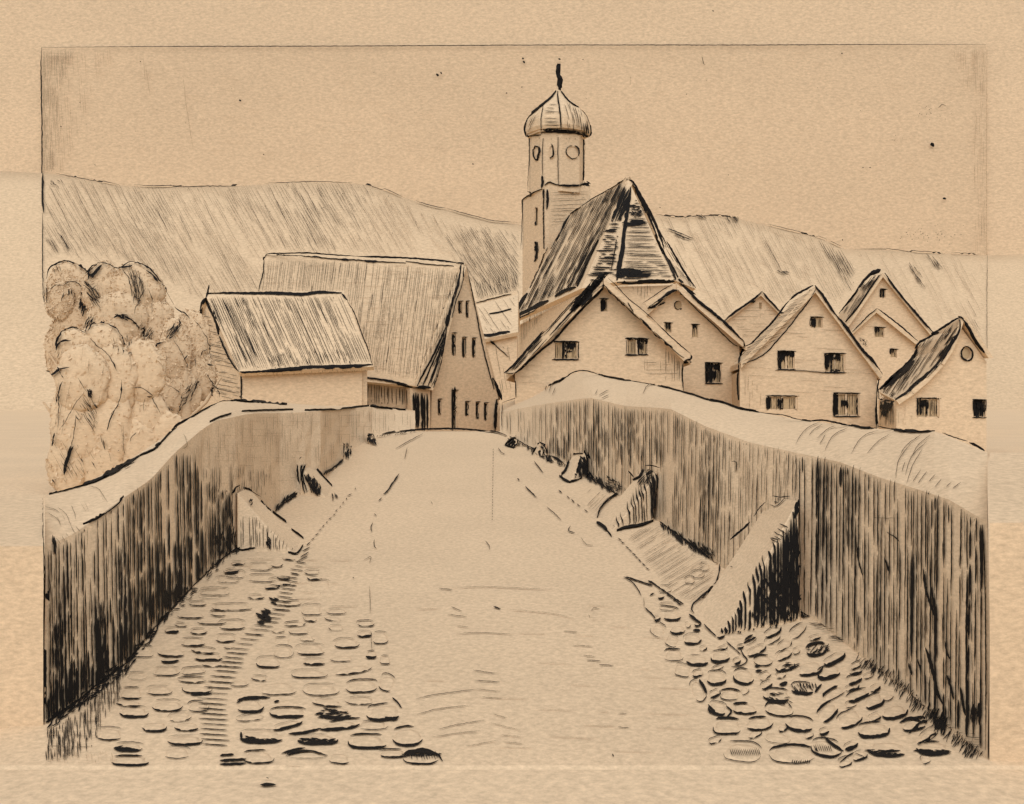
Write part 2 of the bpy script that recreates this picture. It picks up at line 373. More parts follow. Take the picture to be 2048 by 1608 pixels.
hj.hatch(pts('T3', '950,1130 1020,1150 1060,1250 1000,1230'), 64, 3.6, 1.1, .7, seg=(10, 40), gap=(2, 8), cov=.9)
hj.scrub(pts('T3', '160,1015 230,1030 250,1060 190,1050'), 12, (12, 26), 24, 6, 1.3, .75); hj.scrub(pts('T3', '690,1210 740,1225 730,1240 695,1225'), 8, (6, 14), 25, 20, 1.4, .8)
hj.scrub(pts('T3', '420,935 490,950 480,975 430,965'), 14, (6, 16), 50, 15, 1.2, .6); hj.scrub(pts('T3', '270,935 330,937 330,955 270,955'), 10, (5, 12), 50, 20, 1.1, .6)
hj.scrub(pts('T3', '1430,1140 1480,1145 1510,1200 1480,1210'), 12, (10, 26), 58, 6, 1.2, .55); hj.scrub(pts('T3', '1350,1200 1400,1220 1440,1300 1400,1290'), 14, (12, 30), 60, 8, 1.1, .5)
hj.hatch(pts('T3', '1120,1110 1550,1135 1700,1300 1690,1560 1560,1380 1400,1300'), 60, 14, .7, .33, seg=(20, 60), gap=(20, 80), cov=.4)
hj.hatch(pts('T3', '1640,1360 1680,1380 1720,1520 1690,1530'), 62, 5, .9, .5, seg=(10, 40), cov=.7)
hj.line('T3', '620,1060 660,1130 710,1220', 1, .6); hj.line('', '1974,512 1973,600 1973,720', 1.1, .5)
hj.hatch([(1700, 505), (1900, 512), (1968, 515), (1968, 690), (1900, 640), (1860, 660), (1780, 560)], 62, 8, .55, .36, seg=(15, 60), gap=(8, 40), cov=.55)
hj.build('ink_hatching', hillR)
# ---------------------------------------------------------------- the road between the walls
footL = [(90, 1450), (160, 1400), (250, 1330), (320, 1245), (380, 1180), (425, 1135), (470, 1100), (560, 1012), (640, 970), (700, 902), (745, 876), (790, 865), (830, 862)]
footR = [(1975, 1520), (1880, 1440), (1820, 1390), (1760, 1343), (1690, 1288), (1640, 1247), (1540, 1190), (1435, 1130), (1320, 1045), (1235, 990), (1150, 940), (1080, 905), (1030, 880), (1000, 863)]
def foot_world(ft):
    out = []
    for x, y in ft:
        d = dep(y); out.append((d, (x - CX) / F * d))
    return out
FL = foot_world(footL); FR = foot_world(footR)
NY, NX = 70, 24; rv, rf = [], []
for j in range(NY + 1):
    d = 10.22 + (62 - 10.22) * (max(0, j - 1) / (NY - 1)) - (.06 if j == 0 else 0)
    xl = lerp_tab(FL, d) - .35; xr = lerp_tab(FR, d) + .35
    for i in range(NX + 1):
        u = i / NX; x = xl + (xr - xl) * u
        rv.append((x, d, road_z(d) + .003 if j else -.012))
for j in range(NY):
    for i in range(NX): k = j * (NX + 1) + i; rf.append((k, k + 1, k + NX + 2, k + NX + 1))
road = mesh('road', rv, rf, M_near, kind='structure')
road_b = bvh_of(road)
# ---------------------------------------------------------------- parapet walls with broad worn tops
def parapet(name, foot, tops, backs, label, sgn):
    secs = []; vs, fs = [], []
    th = thing(name, label, 'wall')
    pf = []
    for (xa, ya), (xb, yb) in zip(foot, foot[1:]):
        n = 5
        for i in range(n): pf.append((xa + (xb - xa) * i / n, ya + (yb - ya) * i / n))
    pf.append(foot[-1])
    for k, (x, y) in enumerate(pf):
        d = dep(y); g = road_z(d); X = (x - CX) / F * d
        ty = lerp_tab(tops, x); dt = d * 1.10 + .3; tp_ = P(x, ty, dt); tz = tp_.z
        db_ = d * 1.40 + .3; by = lerp_tab(backs, x); b = P(x, by, db_)
        row = [(X, d, g - .4)]
        for i in range(7):
            f = i / 6; wob = noise.noise((d * 1.3, f * 2.5, 3)) * .05 * math.sin(f * math.pi)
            row.append((X + (tp_.x - X) * f + sgn * wob, d + (dt - d) * f, g + (tz - g) * f))
        for i in range(1, 7):
            f = i / 7; p = tp_.lerp(b, f); p.z += .12 * math.sin(f * math.pi) * (1 - f)
            row.append(tuple(p))
        row.append(tuple(b)); row.append((b.x * 1.03, b.y * 1.03, b.z - .5)); row.append((b.x * 1.06, b.y * 1.06, .4)); row.append((b.x * 1.07, b.y * 1.07, -.3))
        if k == 0: first = (X, d, P(x, ty, d).z, db_ / d, b.z)
        secs.append(row)
    m = len(secs[0])
    for r in secs: vs += r
    for a in range(len(secs) - 1):
        for j in range(m - 1): k = a * m + j; fs.append((k, k + 1, k + m + 1, k + m))
    for e in (0, (len(secs) - 1) * m): fs.append(tuple(range(e, e + m)))
    o = mesh('masonry', vs, fs, M_wall, th); recalc(o)
    X, d, z, kf, bz = first; q = [(X + sgn * .01, d - .02), (X * kf + sgn * .03, d * kf), (X + sgn * 9, d * kf), (X + sgn * 9, d - .02)]; zz = [z, bz, bz, z]
    o = mesh('bank_end', [(a, b, -.3) for a, b in q] + [(a, b, zz[i]) for i, (a, b) in enumerate(q)], [(0, 1, 2, 3), (7, 6, 5, 4), (0, 4, 5, 1), (1, 5, 6, 2), (2, 6, 7, 3), (3, 7, 4, 0)], M_wall, th); recalc(o)
    return th
topsL = [(90, 1092), (140, 1072), (170, 1052), (250, 994), (300, 960), (350, 905), (400, 862), (430, 842), (500, 827), (600, 825), (740, 814), (830, 826)]
backsL = [(90, 990), (100, 988), (165, 970), (250, 925), (300, 893), (350, 858), (400, 822), (440, 804), (480, 800), (570, 806), (650, 812), (740, 811), (830, 822)]
topsR = [(1000, 825), (1070, 811), (1150, 799), (1180, 795), (1250, 812), (1340, 817), (1410, 852), (1500, 885), (1590, 905), (1680, 924), (1760, 955), (1840, 980), (1900, 1000), (1975, 1045)]
backsR = [(1000, 810), (1060, 790), (1110, 765), (1160, 742), (1200, 750), (1260, 762), (1330, 774), (1400, 792), (1480, 815), (1520, 825), (1600, 840), (1700, 851), (1760, 858), (1870, 863), (1900, 873), (1975, 905)]
wallL = parapet('parapet_wall', footL, topsL, backsL, 'long grass-hung wall on the left of the road, dark at its near foot', -1)
wallR = parapet('parapet_wall', footR, topsR, backsR, 'long grass-hung wall on the right of the road with a broad pale top', 1)
L = Ink(bvh_of(wallL, road), 15, .0016)
face = [(93, 1100), (140, 1078), (170, 1054), (250, 996), (300, 962), (350, 908), (385, 905), (400, 960), (465, 985), (465, 1100), (380, 1180), (320, 1245), (250, 1330), (160, 1400), (93, 1450)]
dn = blobs([(135, 1190, 18, 60, .45), (150, 1150, 20, 60, .25), (280, 1080, 14, 55, .55), (350, 1110, 22, 80, .6), (300, 1180, 50, 70, .35), (390, 1000, 10, 45, .35), (460, 1050, 12, 50, .6), (440, 1085, 32, 22, .5), (345, 1190, 45, 40, .5),
            (250, 1290, 60, 50, .55), (200, 1370, 70, 50, .65), (135, 1420, 45, 60, .7), (120, 1290, 22, 90, .3), (390, 1140, 30, 30, .4), (200, 1250, 30, 60, .25), (250, 1150, 20, 60, .2), (150, 1100, 40, 30, -.2), (330, 970, 40, 40, -.1)])
L.hatch(face, 89, 8.4, 2.8, .8, seg=(35, 120), gap=(0, 8), cov=.85, dens=dn, end=10, wob=4)
L.hatch(face, 90.5, 7.5, 1.2, .6, seg=(15, 60), gap=(3, 26), cov=.3, dens=dn, end=10, wob=4)
L.hatch([(100, 1250), (200, 1200), (330, 1180), (385, 1165), (320, 1240), (250, 1325), (160, 1395), (98, 1445)], 89, 6, 2.6, .85, seg=(25, 80), gap=(2, 14), cov=.18, dens=dn, end=8, wob=3)
L.hatch([(380, 905), (420, 850), (500, 832), (740, 818), (825, 828), (825, 858), (745, 872), (690, 900), (640, 960), (560, 1008), (470, 1040), (400, 980)], 89, 5.2, .6, .42, seg=(10, 40), gap=(4, 24), cov=.5, end=8, dens=blobs([(640, 880, 90, 60, .05), (440, 990, 50, 50, .2)]))
L.hatch([(420, 880), (500, 835), (740, 825), (800, 845), (700, 890), (620, 950), (500, 1000), (420, 960)], 1, 7, .5, .33, seg=(8, 30), gap=(5, 30), cov=.4)
L.hatch([(350, 940), (460, 930), (468, 1090), (400, 1150), (360, 1100)], 89, 5, 1.2, .65, seg=(12, 50), gap=(2, 12), cov=.55, end=6, dens=dn)
L.hatch([(470, 930), (540, 945), (545, 1000), (470, 985)], 86, 5, 1.1, .6, seg=(10, 30), cov=.6)
for st, ww, tn in [('B1:110,408 250,370 400,325 500,270 580,225 640,185', (4, 6), 1.1), ('B1:430,305 500,262 590,210', 9, 1.0), ('B1:640,185 730,145 765,110', (2.5, 2.5), .85), ('B1:735,128 770,108', 4, .9), ('B1:765,110 830,40 870,0', 1.8, .75),
                   ('1:910,1220 960,1180 1040,1140 1130,1085 1210,1045', (6, 3), .95), ('1:1210,1045 1240,1035 1330,1035', 1.6, .8), ('2:280,970 400,978 585,993', 4, .95), ('2:310,1035 450,1030 620,1024', 1.2, .65), ('2:690,1030 850,1025 940,1018 1080,1002', 1.2, .65),
                   ('2:1085,1003 1180,1012 1300,1025', 5, 1.05), ('2:120,1100 180,1072 250,1050', 2, .8), ('B1:310,585 380,555 440,515 500,470 550,420', 2.4, .85), ('B1:345,575 430,515', 1.4, .7)]:
    z, st = st.split(':'); L.line(z, st, ww, tn, raised=True)
L.scrub(pts('B1', '430,305 500,255 620,190 600,235 500,290'), 30, (8, 18), -30, 8, 2, .9)
# jagged dark foot of the wall
for a, b in zip(footL[:6], footL[1:7]): L.stroke([(a[0], a[1] - 4), (b[0], b[1] - 4)], 5 if a[0] < 350 else 2.5, .9)
L.scrub([(95, 1440), (160, 1385), (250, 1315), (330, 1225), (345, 1230), (255, 1345), (165, 1415), (100, 1462)], 150, (8, 24), -50, 35, 3, .95)
L.scrub([(330, 1225), (385, 1170), (468, 1085), (475, 1100), (390, 1190), (345, 1235)], 60, (6, 16), -30, 35, 2, .85)
L.scrub([(425, 1070), (470, 1050), (475, 1105), (435, 1120)], 45, (8, 20), 88, 15, 2, .85)
L.hatch([(100, 1060), (140, 1040), (200, 1020), (240, 985), (180, 1000), (110, 1030)], 62, 9, .7, .4, seg=(8, 22), gap=(10, 40), cov=.4)
for st in ('B1:350,365 400,380 430,420 455,460', 'B1:240,480 262,520 268,560', 'B1:90,490 140,500 170,520', 'B1:100,520 160,560 180,600', 'B1:160,490 210,530 240,600', 'B1:210,640 220,660', 'B1:240,600 262,640', 'B1:270,600 285,630', 'B1:185,655 200,690', 'B1:150,670 170,700', 'B1:900,60 915,90 905,130 880,140'):
    z, st = st.split(':'); L.line(z, st, .9, .5)
L.scrub(pts('B1', '130,670 148,690 145,760 132,740'), 14, (12, 26), 88, 6, 2, .8)
# thin black selvedge where the wall begins
L.line('', '86,1000 86,1060 88,1130 89,1300 90,1440', 2.2, .75)
L.scrub(pts('B1', '1415,480 1450,450 1540,400 1570,410 1500,460 1450,510'), 44, (8, 18), -50, 25, 2.6, .95); L.scrub(pts('B1', '1710,275 1760,250 1820,205 1825,225 1770,262 1715,290'), 34, (6, 14), -50, 20, 2.2, .95)
L.scrub([(750, 876), (775, 870), (830, 862), (830, 866), (775, 875)], 14, (4, 9), -40, 30, 1.4, .8); L.scrub(pts('B1', '1730,400 1800,420 1790,450 1735,430'), 6, (6, 12), 75, 15, 1.8, .85)
L.build('ink_grass_shade', wallL)
Q = Ink(bvh_of(wallR, road), 20, .0016)
faceR = [(1008, 830), (1070, 814), (1150, 802), (1180, 797), (1250, 815), (1340, 820), (1410, 855), (1500, 888), (1590, 907), (1680, 926), (1760, 957), (1840, 982), (1900, 1002), (1970, 1047), (1973, 1500), (1880, 1436), (1760, 1338), (1640, 1242), (1600, 1225), (1600, 1010), (1540, 1190), (1435, 1125), (1320, 1040), (1235, 985), (1150, 935), (1080, 900), (1010, 868)]
dr = blobs([(1120, 900, 26, 28, .5), (1195, 875, 24, 45, .65), (1245, 890, 24, 40, .6), (1150, 875, 30, 25, .4), (1265, 880, 12, 40, .4), (1312, 900, 16, 28, .6), (1290, 905, 14, 22, .5), (1060, 850, 40, 25, -.25), (1200, 822, 60, 14, -.15), (1330, 960, 22, 40, -.2),
            (1425, 975, 22, 70, .5), (1420, 1040, 16, 40, .55), (1380, 935, 20, 60, .1), (1600, 932, 20, 24, .9), (1680, 945, 32, 24, .9), (1640, 930, 20, 20, .6), (1650, 1060, 14, 110, .3), (1700, 1090, 12, 120, .55), (1640, 1000, 10, 40, .3), (1620, 1100, 20, 90, .15),
            (1740, 990, 30, 30, -.1), (1800, 1000, 40, 30, -.15), (1830, 1180, 16, 120, .35), (1880, 1180, 10, 100, .4), (1940, 1200, 14, 180, .5), (1862, 1210, 10, 60, .4), (1875, 1370, 14, 60, .5), (1965, 1090, 6, 60, .6), (1760, 1200, 12, 100, .25), (1780, 1330, 20, 40, -.2), (1820, 1340, 12, 60, -.2),
            (1930, 1430, 22, 25, .6), (1900, 1430, 20, 30, .3), (1500, 960, 25, 60, -.1), (1670, 1180, 20, 40, -.1), (1820, 1280, 30, 40, .0)])
farR = [p for p in faceR if p[0] < 1345]; farR = [(1008, 830), (1070, 814), (1150, 802), (1180, 797), (1250, 815), (1345, 822), (1345, 1055), (1320, 1040), (1235, 985), (1150, 935), (1080, 900), (1010, 868)]
Q.hatch(farR, 90, 6.6, 1.35, .7, seg=(25, 70), gap=(0, 8), cov=.78, dens=dr, end=8, wob=2)
Q.hatch(farR, 90, 6, 1.0, .6, seg=(10, 40), gap=(4, 20), cov=.2, dens=dr, end=8)
nearR = [(1345, 822), (1410, 855), (1500, 888), (1590, 907), (1680, 926), (1760, 957), (1840, 982), (1900, 1002), (1970, 1047), (1973, 1500), (1880, 1436), (1760, 1338), (1640, 1242), (1600, 1225), (1540, 1190), (1435, 1125), (1345, 1060)]
Q.hatch([(1345, 822), (1410, 855), (1500, 888), (1600, 910), (1600, 1225), (1540, 1190), (1435, 1125), (1345, 1060)], 91, 6.4, 1.35, .64, seg=(30, 90), gap=(0, 10), cov=.78, dens=dr, end=8, wob=4)
Q.hatch([(1345, 822), (1410, 855), (1500, 888), (1600, 910), (1600, 1225), (1540, 1190), (1435, 1125), (1345, 1060)], 92, 8, 1.0, .55, seg=(10, 50), gap=(4, 26), cov=.4, dens=dr, end=8, wob=4)
nr = [(1600, 912), (1680, 926), (1760, 957), (1840, 982), (1900, 1002), (1970, 1047), (1973, 1500), (1880, 1436), (1760, 1338), (1640, 1242), (1600, 1225)]
Q.hatch(nr, 90.5, 9, 2.9, .8, seg=(40, 170), gap=(0, 12), cov=.78, dens=dr, end=10, wob=5)
Q.hatch(nr, 89.5, 7, 1.2, .6, seg=(15, 70), gap=(3, 26), cov=.3, dens=dr, end=8, wob=5)
for st, ww in [('B7:1050,560 1080,650 1120,800 1140,900 1185,1000', 7), ('B7:1200,510 1215,600 1245,660', 4), ('B7:1215,770 1240,850 1265,960', 5), ('B7:1315,860 1335,980 1355,1080', 6), ('B7:920,680 945,770', 4.5), ('B7:990,650 1020,760', 3), ('B7:1095,90 1110,200 1140,350', 4), ('B7:1085,980 1060,1060', 4),
               ('B5:1190,680 1240,710 1270,740', 2.5), ('B5:1420,910 1440,1050 1480,1170 1510,1240', 5), ('B5:1180,850 1205,930', 4), ('B5:1000,740 1010,850 1040,960', 3), ('B4:100,110 98,220 100,310', 1.4), ('B5:210,235 240,240 235,300', 2), ('B5:1100,590 1250,590', .8)]:
    z, st = st.split(':'); Q.line(z, st, ww, .95)
Q.line('', '1968,1050 1972,1120 1974,1250 1975,1400 1974,1500', 2.6, .85)
# tufts along the wall foot
Q.scrub(pts('B7', '500,620 640,680 780,760 900,850 980,960 1100,1080 1300,1230 1500,1400 1380,1400 1200,1240 1040,1120 900,980 780,870 640,760 520,670'), 190, (10, 26), 118, 18, 1.7, .8)
Q.scrub(pts('B7', '1080,1050 1200,1060 1200,1200 1120,1180'), 40, (12, 30), 112, 12, 2.4, .9); Q.scrub(pts('B7', '1380,1020 1480,1020 1480,1120 1400,1120'), 24, (14, 30), 92, 8, 2.6, .95)
Q.scrub(pts('B7', '160,350 300,400 430,540 360,520 260,440 170,380'), 22, (16, 30), 8, 6, .9, .6)
Q.hatch(pts('B7', '960,960 1100,1000 1300,1180 1480,1230 1480,1330 1280,1300 1100,1150'), 4, 5, 1, .6, seg=(12, 40), gap=(2, 16), cov=.6)  # cross-hatching here is shadow drawn in ink at the near corner
for st, ww, tn in [('4:95,1283 200,1245 330,1205 450,1150 560,1110 640,1050 720,1027 800,1040 900,1078', (2, 2.4), .85), ('4:900,1078 1050,1105 1150,1115 1300,1145 1480,1190', 1.7, .85), ('4:1480,1190 1600,1225 1720,1265 1850,1290 1950,1330 2048,1350', 1.3, .75),
                   ('5:0,990 80,1008 200,1050 300,1070 420,1085 520,1095 620,1125 700,1138', 2, .85), ('5:640,1128 700,1138 780,1130 900,1150 1000,1175', (3, 4.5), .95), ('5:1000,1172 1080,1190 1180,1188', 3, .95), ('5:1180,1170 1250,1188 1300,1200', 2, .9), ('5:1300,1205 1400,1215 1500,1215 1590,1205', 6, 1.1),
                   ('5:1640,1220 1750,1260 1820,1280', 2.2, .85), ('5:1830,1290 1880,1310 1940,1348', 5.5, .9)]:
    z, st = st.split(':'); Q.line(z, st, ww, tn, raised=True)
for st in ('5:610,1310 640,1250 700,1190 780,1155', '5:700,1250 740,1205 800,1170', '5:760,1270 830,1205 890,1180', '5:780,1310 820,1240', '5:815,1360 850,1280 900,1230 980,1195', '5:1000,1380 1050,1290 1110,1240 1190,1215', '5:1110,1380 1180,1300 1270,1240', '5:1340,1400 1390,1320 1500,1240', '5:1430,1400 1470,1320 1560,1245',
           'B5:1240,350 1260,230 1340,120', 'B5:1300,330 1340,210 1440,110', 'B5:1310,380 1350,260 1410,160', 'B5:1280,300 1300,240', 'B5:1350,370 1400,290', 'B5:1380,380 1440,300', 'B5:1450,370 1490,320', 'B5:1490,400 1530,350', 'B5:1560,400 1590,370', 'B5:1600,410 1650,370', '4:440,1200 455,1150', '4:470,1210 490,1150 520,1120', '4:500,1230 520,1170', '4:1205,1225 1240,1160 1300,1130', '4:830,1230 850,1190', '4:860,1240 900,1210 940,1195', '4:880,1260 940,1230'):
    z, st = st.split(':'); Q.line(z, st, 1.1, .55)
Q.scrub(pts('B4', '110,350 200,380 340,460 460,530 600,600 560,600 440,550 320,480 200,420 120,380'), 60, (5, 12), 60, 40, 2.2, .9)
Q.line('B4', '210,390 280,430 360,475', 4, 1); Q.line('B4', '450,510 520,530 590,590', 5, 1.05); Q.scrub(pts('B4', '720,620 780,640 980,800 940,800 740,680'), 60, (8, 18), 75, 25, 2.4, .95); Q.line('B4', '740,650 850,730 970,800', 4.5, 1.05)
Q.scrub(pts('B4', '900,660 1020,720 1000,790 900,740'), 50, (5, 12), 40, 50, 1.6, .8)
Q.scrub(pts('B4', '1290,1010 1400,1070 1500,1130 1640,1200 1720,1230 1720,1300 1600,1270 1450,1170 1300,1060'), 130, (7, 16), 70, 30, 2.4, .95); Q.line('B4', '1330,1040 1480,1140 1600,1220 1740,1340', 5.5, 1.05)
Q.scrub(pts('B7', '0,290 60,230 150,330 90,330'), 20, (8, 20), 40, 50, 2, .8)
Q.build('ink_grass_shade', wallR)
# ================================================================== BUTTRESSES against the walls
def buttress(f0, f1, f2, b0, b2, label, dd=1.09, bend=0):
    """wedge of stone: near triangle f0 (toe) f1 (foot at wall) f2 (head), far toe b0, far head b2"""
    t = thing('stone_buttress', label, 'buttress', 'stone buttresses along the road walls')
    d0 = dep(f0[1]); d1 = dep(f1[1]); e0 = dep(b0[1]) ; e1 = d1 * dd
    tops = topsL if f1[0] < 900 else topsR
    def head(f, dd_, fy):
        q_ = (fy - f[1]) / max(30, fy - lerp_tab(tops, f[0])); return dd_ + (dd_ * .10 + .3) * min(1, q_) * .97
    A0, A1, A2 = P(*f0, d0), P(*f1, d1), P(*f2, head(f2, d1, f1[1])); B0 = P(*b0, e0)
    by_ = CY + (CZ - road_z(e1)) / e1 * F
    B2 = P(*b2, head(b2, e1, by_)); B1 = Vector(((b2[0] - CX) / F * e1, e1, road_z(e1)))
    vs = []
    n = 6
    for (a0, a1, a2) in ((A0, A1, A2), (B0, B1, B2)):
        a0 = a0.copy(); a0.z -= .03; a1 = a1.copy(); a1.z -= .03
        vs.append(a1)
        for i in range(n + 1):
            f = i / n; p = a2.lerp(a0, f); p.z -= bend * math.sin(f * math.pi); vs.append(p)
    m = n + 2; fs = [tuple(range(m)), tuple(reversed(range(m, 2 * m)))]
    for i in range(m): j = (i + 1) % m; fs.append((i, i + m, j + m, j))
    o = mesh('stone_body', vs, fs, M_near, t); recalc(o)
    bm = bmesh.new(); bm.from_mesh(o.data); bmesh.ops.bevel(bm, geom=bm.edges[:], offset=.015 * d1 / 15, segments=1, affect='EDGES'); bm.to_mesh(o.data); bm.free()
    return t, Ink(bvh_of(t, road), d1, .0018)  # strokes reach the road too, where ink draws the buttress shadow
t, k = buttress((1437, 1274), (1602, 1243), (1596, 1000), (1388, 1222), (1543, 992), 'largest pale wedge buttress with a black near side, at the right wall', 1.13, .05)
tri = [(1437, 1268), (1470, 1225), (1500, 1160), (1530, 1110), (1560, 1075), (1594, 1010), (1600, 1240), (1540, 1258), (1450, 1276)]
k.hatch(tri, 90, 8.5, 5.2, .92, seg=(60, 220), gap=(0, 5), cov=1, end=8, wob=3)
k.hatch([(1520, 1150), (1560, 1080), (1592, 1030), (1600, 1240), (1530, 1255), (1500, 1240)], 90, 4.5, 4.2, .88, seg=(40, 160), gap=(0, 6), cov=1, end=8)
k.scrub([(1515, 1180), (1598, 1060), (1600, 1240), (1520, 1255)], 90, (10, 26), 85, 30, 4, .85)
for st, ww in [('B5:10,1110 50,1060 85,1020', 2.6), ('B5:100,1000 120,940 125,880', 2), ('B5:125,880 140,830 165,795', 1.8), ('B5:190,725 230,690 280,650 315,610', 4.5), ('B5:340,580 370,530 415,485', 2), ('B5:455,447 500,455 570,450', 2), ('B5:625,470 600,560 585,600', 7), ('B6:690,365 670,340 680,300 710,270 780,210 820,180', 3.2), ('B6:835,155 860,110 880,20', 2.2),
               ('B6:650,370 690,405 740,440', 5), ('B6:760,445 800,490 850,535', 3), ('B5:470,465 510,475', 2), ('B5:470,490 510,500', 2), ('B5:450,510 490,520 550,465', 1.6)]:
    z, st = st.split(':'); k.line(z, st, ww, .95)
for y in range(0, 5): k.line('B5', f'{455 + y * 24},{690 - y * 0 + (4 - y) * 14 - 20} {485 + y * 20},{705 + (4 - y) * 14 - 14}', 2.2, .9)
for st in ('B5:455,720 490,730', 'B5:475,680 510,705', 'B5:500,660 530,690', 'B5:510,630 550,655', 'B5:140,870 160,850', 'B5:140,885 175,865', 'B5:140,850 180,830', 'B5:150,830 185,815', 'B5:200,903 215,905'):
    z, st = st.split(':'); k.line(z, st, 2.2, .9)
k.build('ink_hatching', t); settle(t)
t, k = buttress((1220, 1062), (1306, 1044), (1316, 945), (1197, 1036), (1288, 933), 'second wedge buttress at the right wall, hatched near side and pale slope', 1.07, .04)
tri = [(1222, 1058), (1250, 1015), (1275, 975), (1300, 945), (1316, 948), (1306, 1044), (1240, 1060)]
k.hatch(tri, 88, 7, 2.4, .8, seg=(30, 100), gap=(0, 8), cov=.95, end=6)
k.hatch([(1296, 950), (1318, 945), (1308, 1040), (1298, 1040)], 91, 3.5, 3.8, 1, seg=(30, 90), cov=1); k.scrub(pts('B4', '1140,720 1180,640 1250,620 1220,720'), 16, (8, 18), -55, 15, 2, .8)
for st, ww in [('B4:820,985 850,910 890,860 950,820 1030,760', 3.2), ('B4:1100,695 1150,670 1180,620 1190,595', 3), ('B4:1185,575 1250,580 1300,595', 2), ('B4:1200,660 1250,620', 3), ('B4:815,1020 860,1050 900,1090', 6), ('B4:900,1090 930,1130', 2.5), ('B4:970,1085 1050,1060 1150,1045 1250,1010', 5), ('B4:1060,620 1100,665', 3)]:
    z, st = st.split(':'); k.line(z, st, ww, 1.0, raised=True)
k.build('ink_hatching', t); settle(t)
t, k = buttress((1138, 965), (1176, 957), (1173, 905), (1118, 952), (1148, 907), 'third wedge buttress at the right wall, small with a black side', 1.06)
k.hatch([(1145, 962), (1160, 925), (1172, 906), (1178, 955)], 90, 4, 3.2, .95, seg=(15, 60), cov=1); k.scrub([(1160, 920), (1178, 905), (1180, 955), (1165, 955)], 26, (8, 16), 88, 20, 3, 1)
for st, ww in [('B4:530,665 560,690 610,715', 4), ('B4:545,660 590,610 610,550', 3), ('B4:635,497 680,490 715,490', 2), ('B4:720,460 740,520 750,590', 5), ('B4:610,715 700,680', 3), ('B4:660,640 690,560', 3)]:
    z, st = st.split(':'); k.line(z, st, ww, 1.0, raised=True)
k.build('ink_hatching', t); settle(t)
t, k = buttress((1075, 918), (1097, 915), (1087, 882), (1064, 910), (1078, 884), 'fourth buttress on the right, a small pale stone with two dark lines', 1.05)
for st, ww in [('B4:320,500 340,470 380,400', 2), ('B4:385,395 420,440 440,490', 3.5), ('B4:375,500 390,470', 3), ('B4:400,510 415,460', 3), ('B4:440,550 470,500', 3)]:
    z, st = st.split(':'); k.line(z, st, ww, 1.0, raised=True)
k.scrub(pts('B4', '380,450 430,430 440,510 380,510'), 12, (5, 10), 85, 20, 2.2, .9)
k.build('ink_hatching', t); settle(t)
t, k = buttress((1016, 894), (1033, 896), (1035, 878), (1010, 890), (1028, 877), 'farthest buttress on the right, a tiny stone below the road crest', 1.04)
for st, ww in [('B4:115,430 160,390 200,370', 3), ('B4:200,370 210,410 180,450', 3.5), ('B4:120,430 180,450', 2), ('B4:140,430 190,390', 2.5), ('B4:160,440 200,400', 2.5)]:
    z, st = st.split(':'); k.line(z, st, ww, 1.0, raised=True)
k.build('ink_hatching', t); settle(t)
t, k = buttress((592, 1108), (474, 1102), (474, 985), (608, 1080), (492, 971), 'largest wedge buttress at the left wall, thinly hatched face', 1.07, .03)
k.hatch([(480, 1040), (505, 1030), (560, 1075), (588, 1105), (480, 1100)], 89, 5.6, 1.4, .72, seg=(15, 60), gap=(0, 8), cov=.85, end=5)
for st, ww in [('B1:1165,430 1170,550 1178,690', 4.5), ('B1:1200,440 1200,560 1210,700', 3), ('B1:1190,470 1190,600 1195,700', 2.5), ('B1:1180,410 1200,370 1230,350', 2.5), ('B1:1240,370 1290,385 1350,420', 1.3), ('B1:1350,445 1410,505 1500,572', 2.4), ('B1:1530,615 1600,668', 2.2), ('B1:1190,690 1230,735 1320,722', 3), ('B1:1510,750 1560,760 1600,710', 2.4), ('B1:1205,360 1190,400', 4)]:
    z, st = st.split(':'); k.line(z, st, ww, .95, raised=True)
k.scrub(pts('B1', '1385,680 1405,670 1412,720 1395,720'), 9, (6, 12), 80, 20, 3, 1); k.scrub(pts('B1', '1275,450 1295,440 1295,475 1280,475'), 6, (5, 10), -50, 20, 2.2, .9); k.scrub(pts('B1', '1160,690 1230,700 1230,750 1170,760'), 22, (6, 14), -40, 30, 2, .9)
k.build('ink_hatching', t); settle(t)
t, k = buttress((655, 998), (597, 990), (598, 926), (668, 975), (612, 914), 'second wedge buttress at the left wall, dark patch on its side', 1.06)
for st, ww in [('B1:1563,230 1568,300 1580,390', 4), ('B1:1590,240 1592,300 1610,400', 2.5), ('B1:1605,215 1600,300 1625,395', 2.2), ('B1:1675,262 1720,310 1768,362', 2), ('B1:1575,200 1590,185', 1.6), ('B1:1610,240 1620,220', 2)]:
    z, st = st.split(':'); k.line(z, st, ww, .9, raised=True)
k.scrub(pts('B1', '1615,310 1680,330 1710,410 1650,400'), 60, (8, 18), 75, 12, 1.8, .85)
k.build('ink_hatching', t); settle(t)
t, k = buttress((707, 918), (684, 916), (684, 888), (712, 908), (694, 886), 'third buttress on the left, small dark block', 1.05)
k.scrub([(684, 888), (702, 892), (700, 916), (685, 914)], 30, (6, 14), 85, 20, 2.6, .95)
k.build('ink_hatching', t); settle(t)
t, k = buttress((757, 893), (737, 890), (736, 868), (760, 886), (744, 866), 'farthest buttress on the left, tiny dark stone near the road crest', 1.04)
k.scrub([(736, 866), (742, 868), (752, 890), (738, 890)], 22, (5, 11), 75, 20, 2.6, 1)
k.build('ink_hatching', t); settle(t)
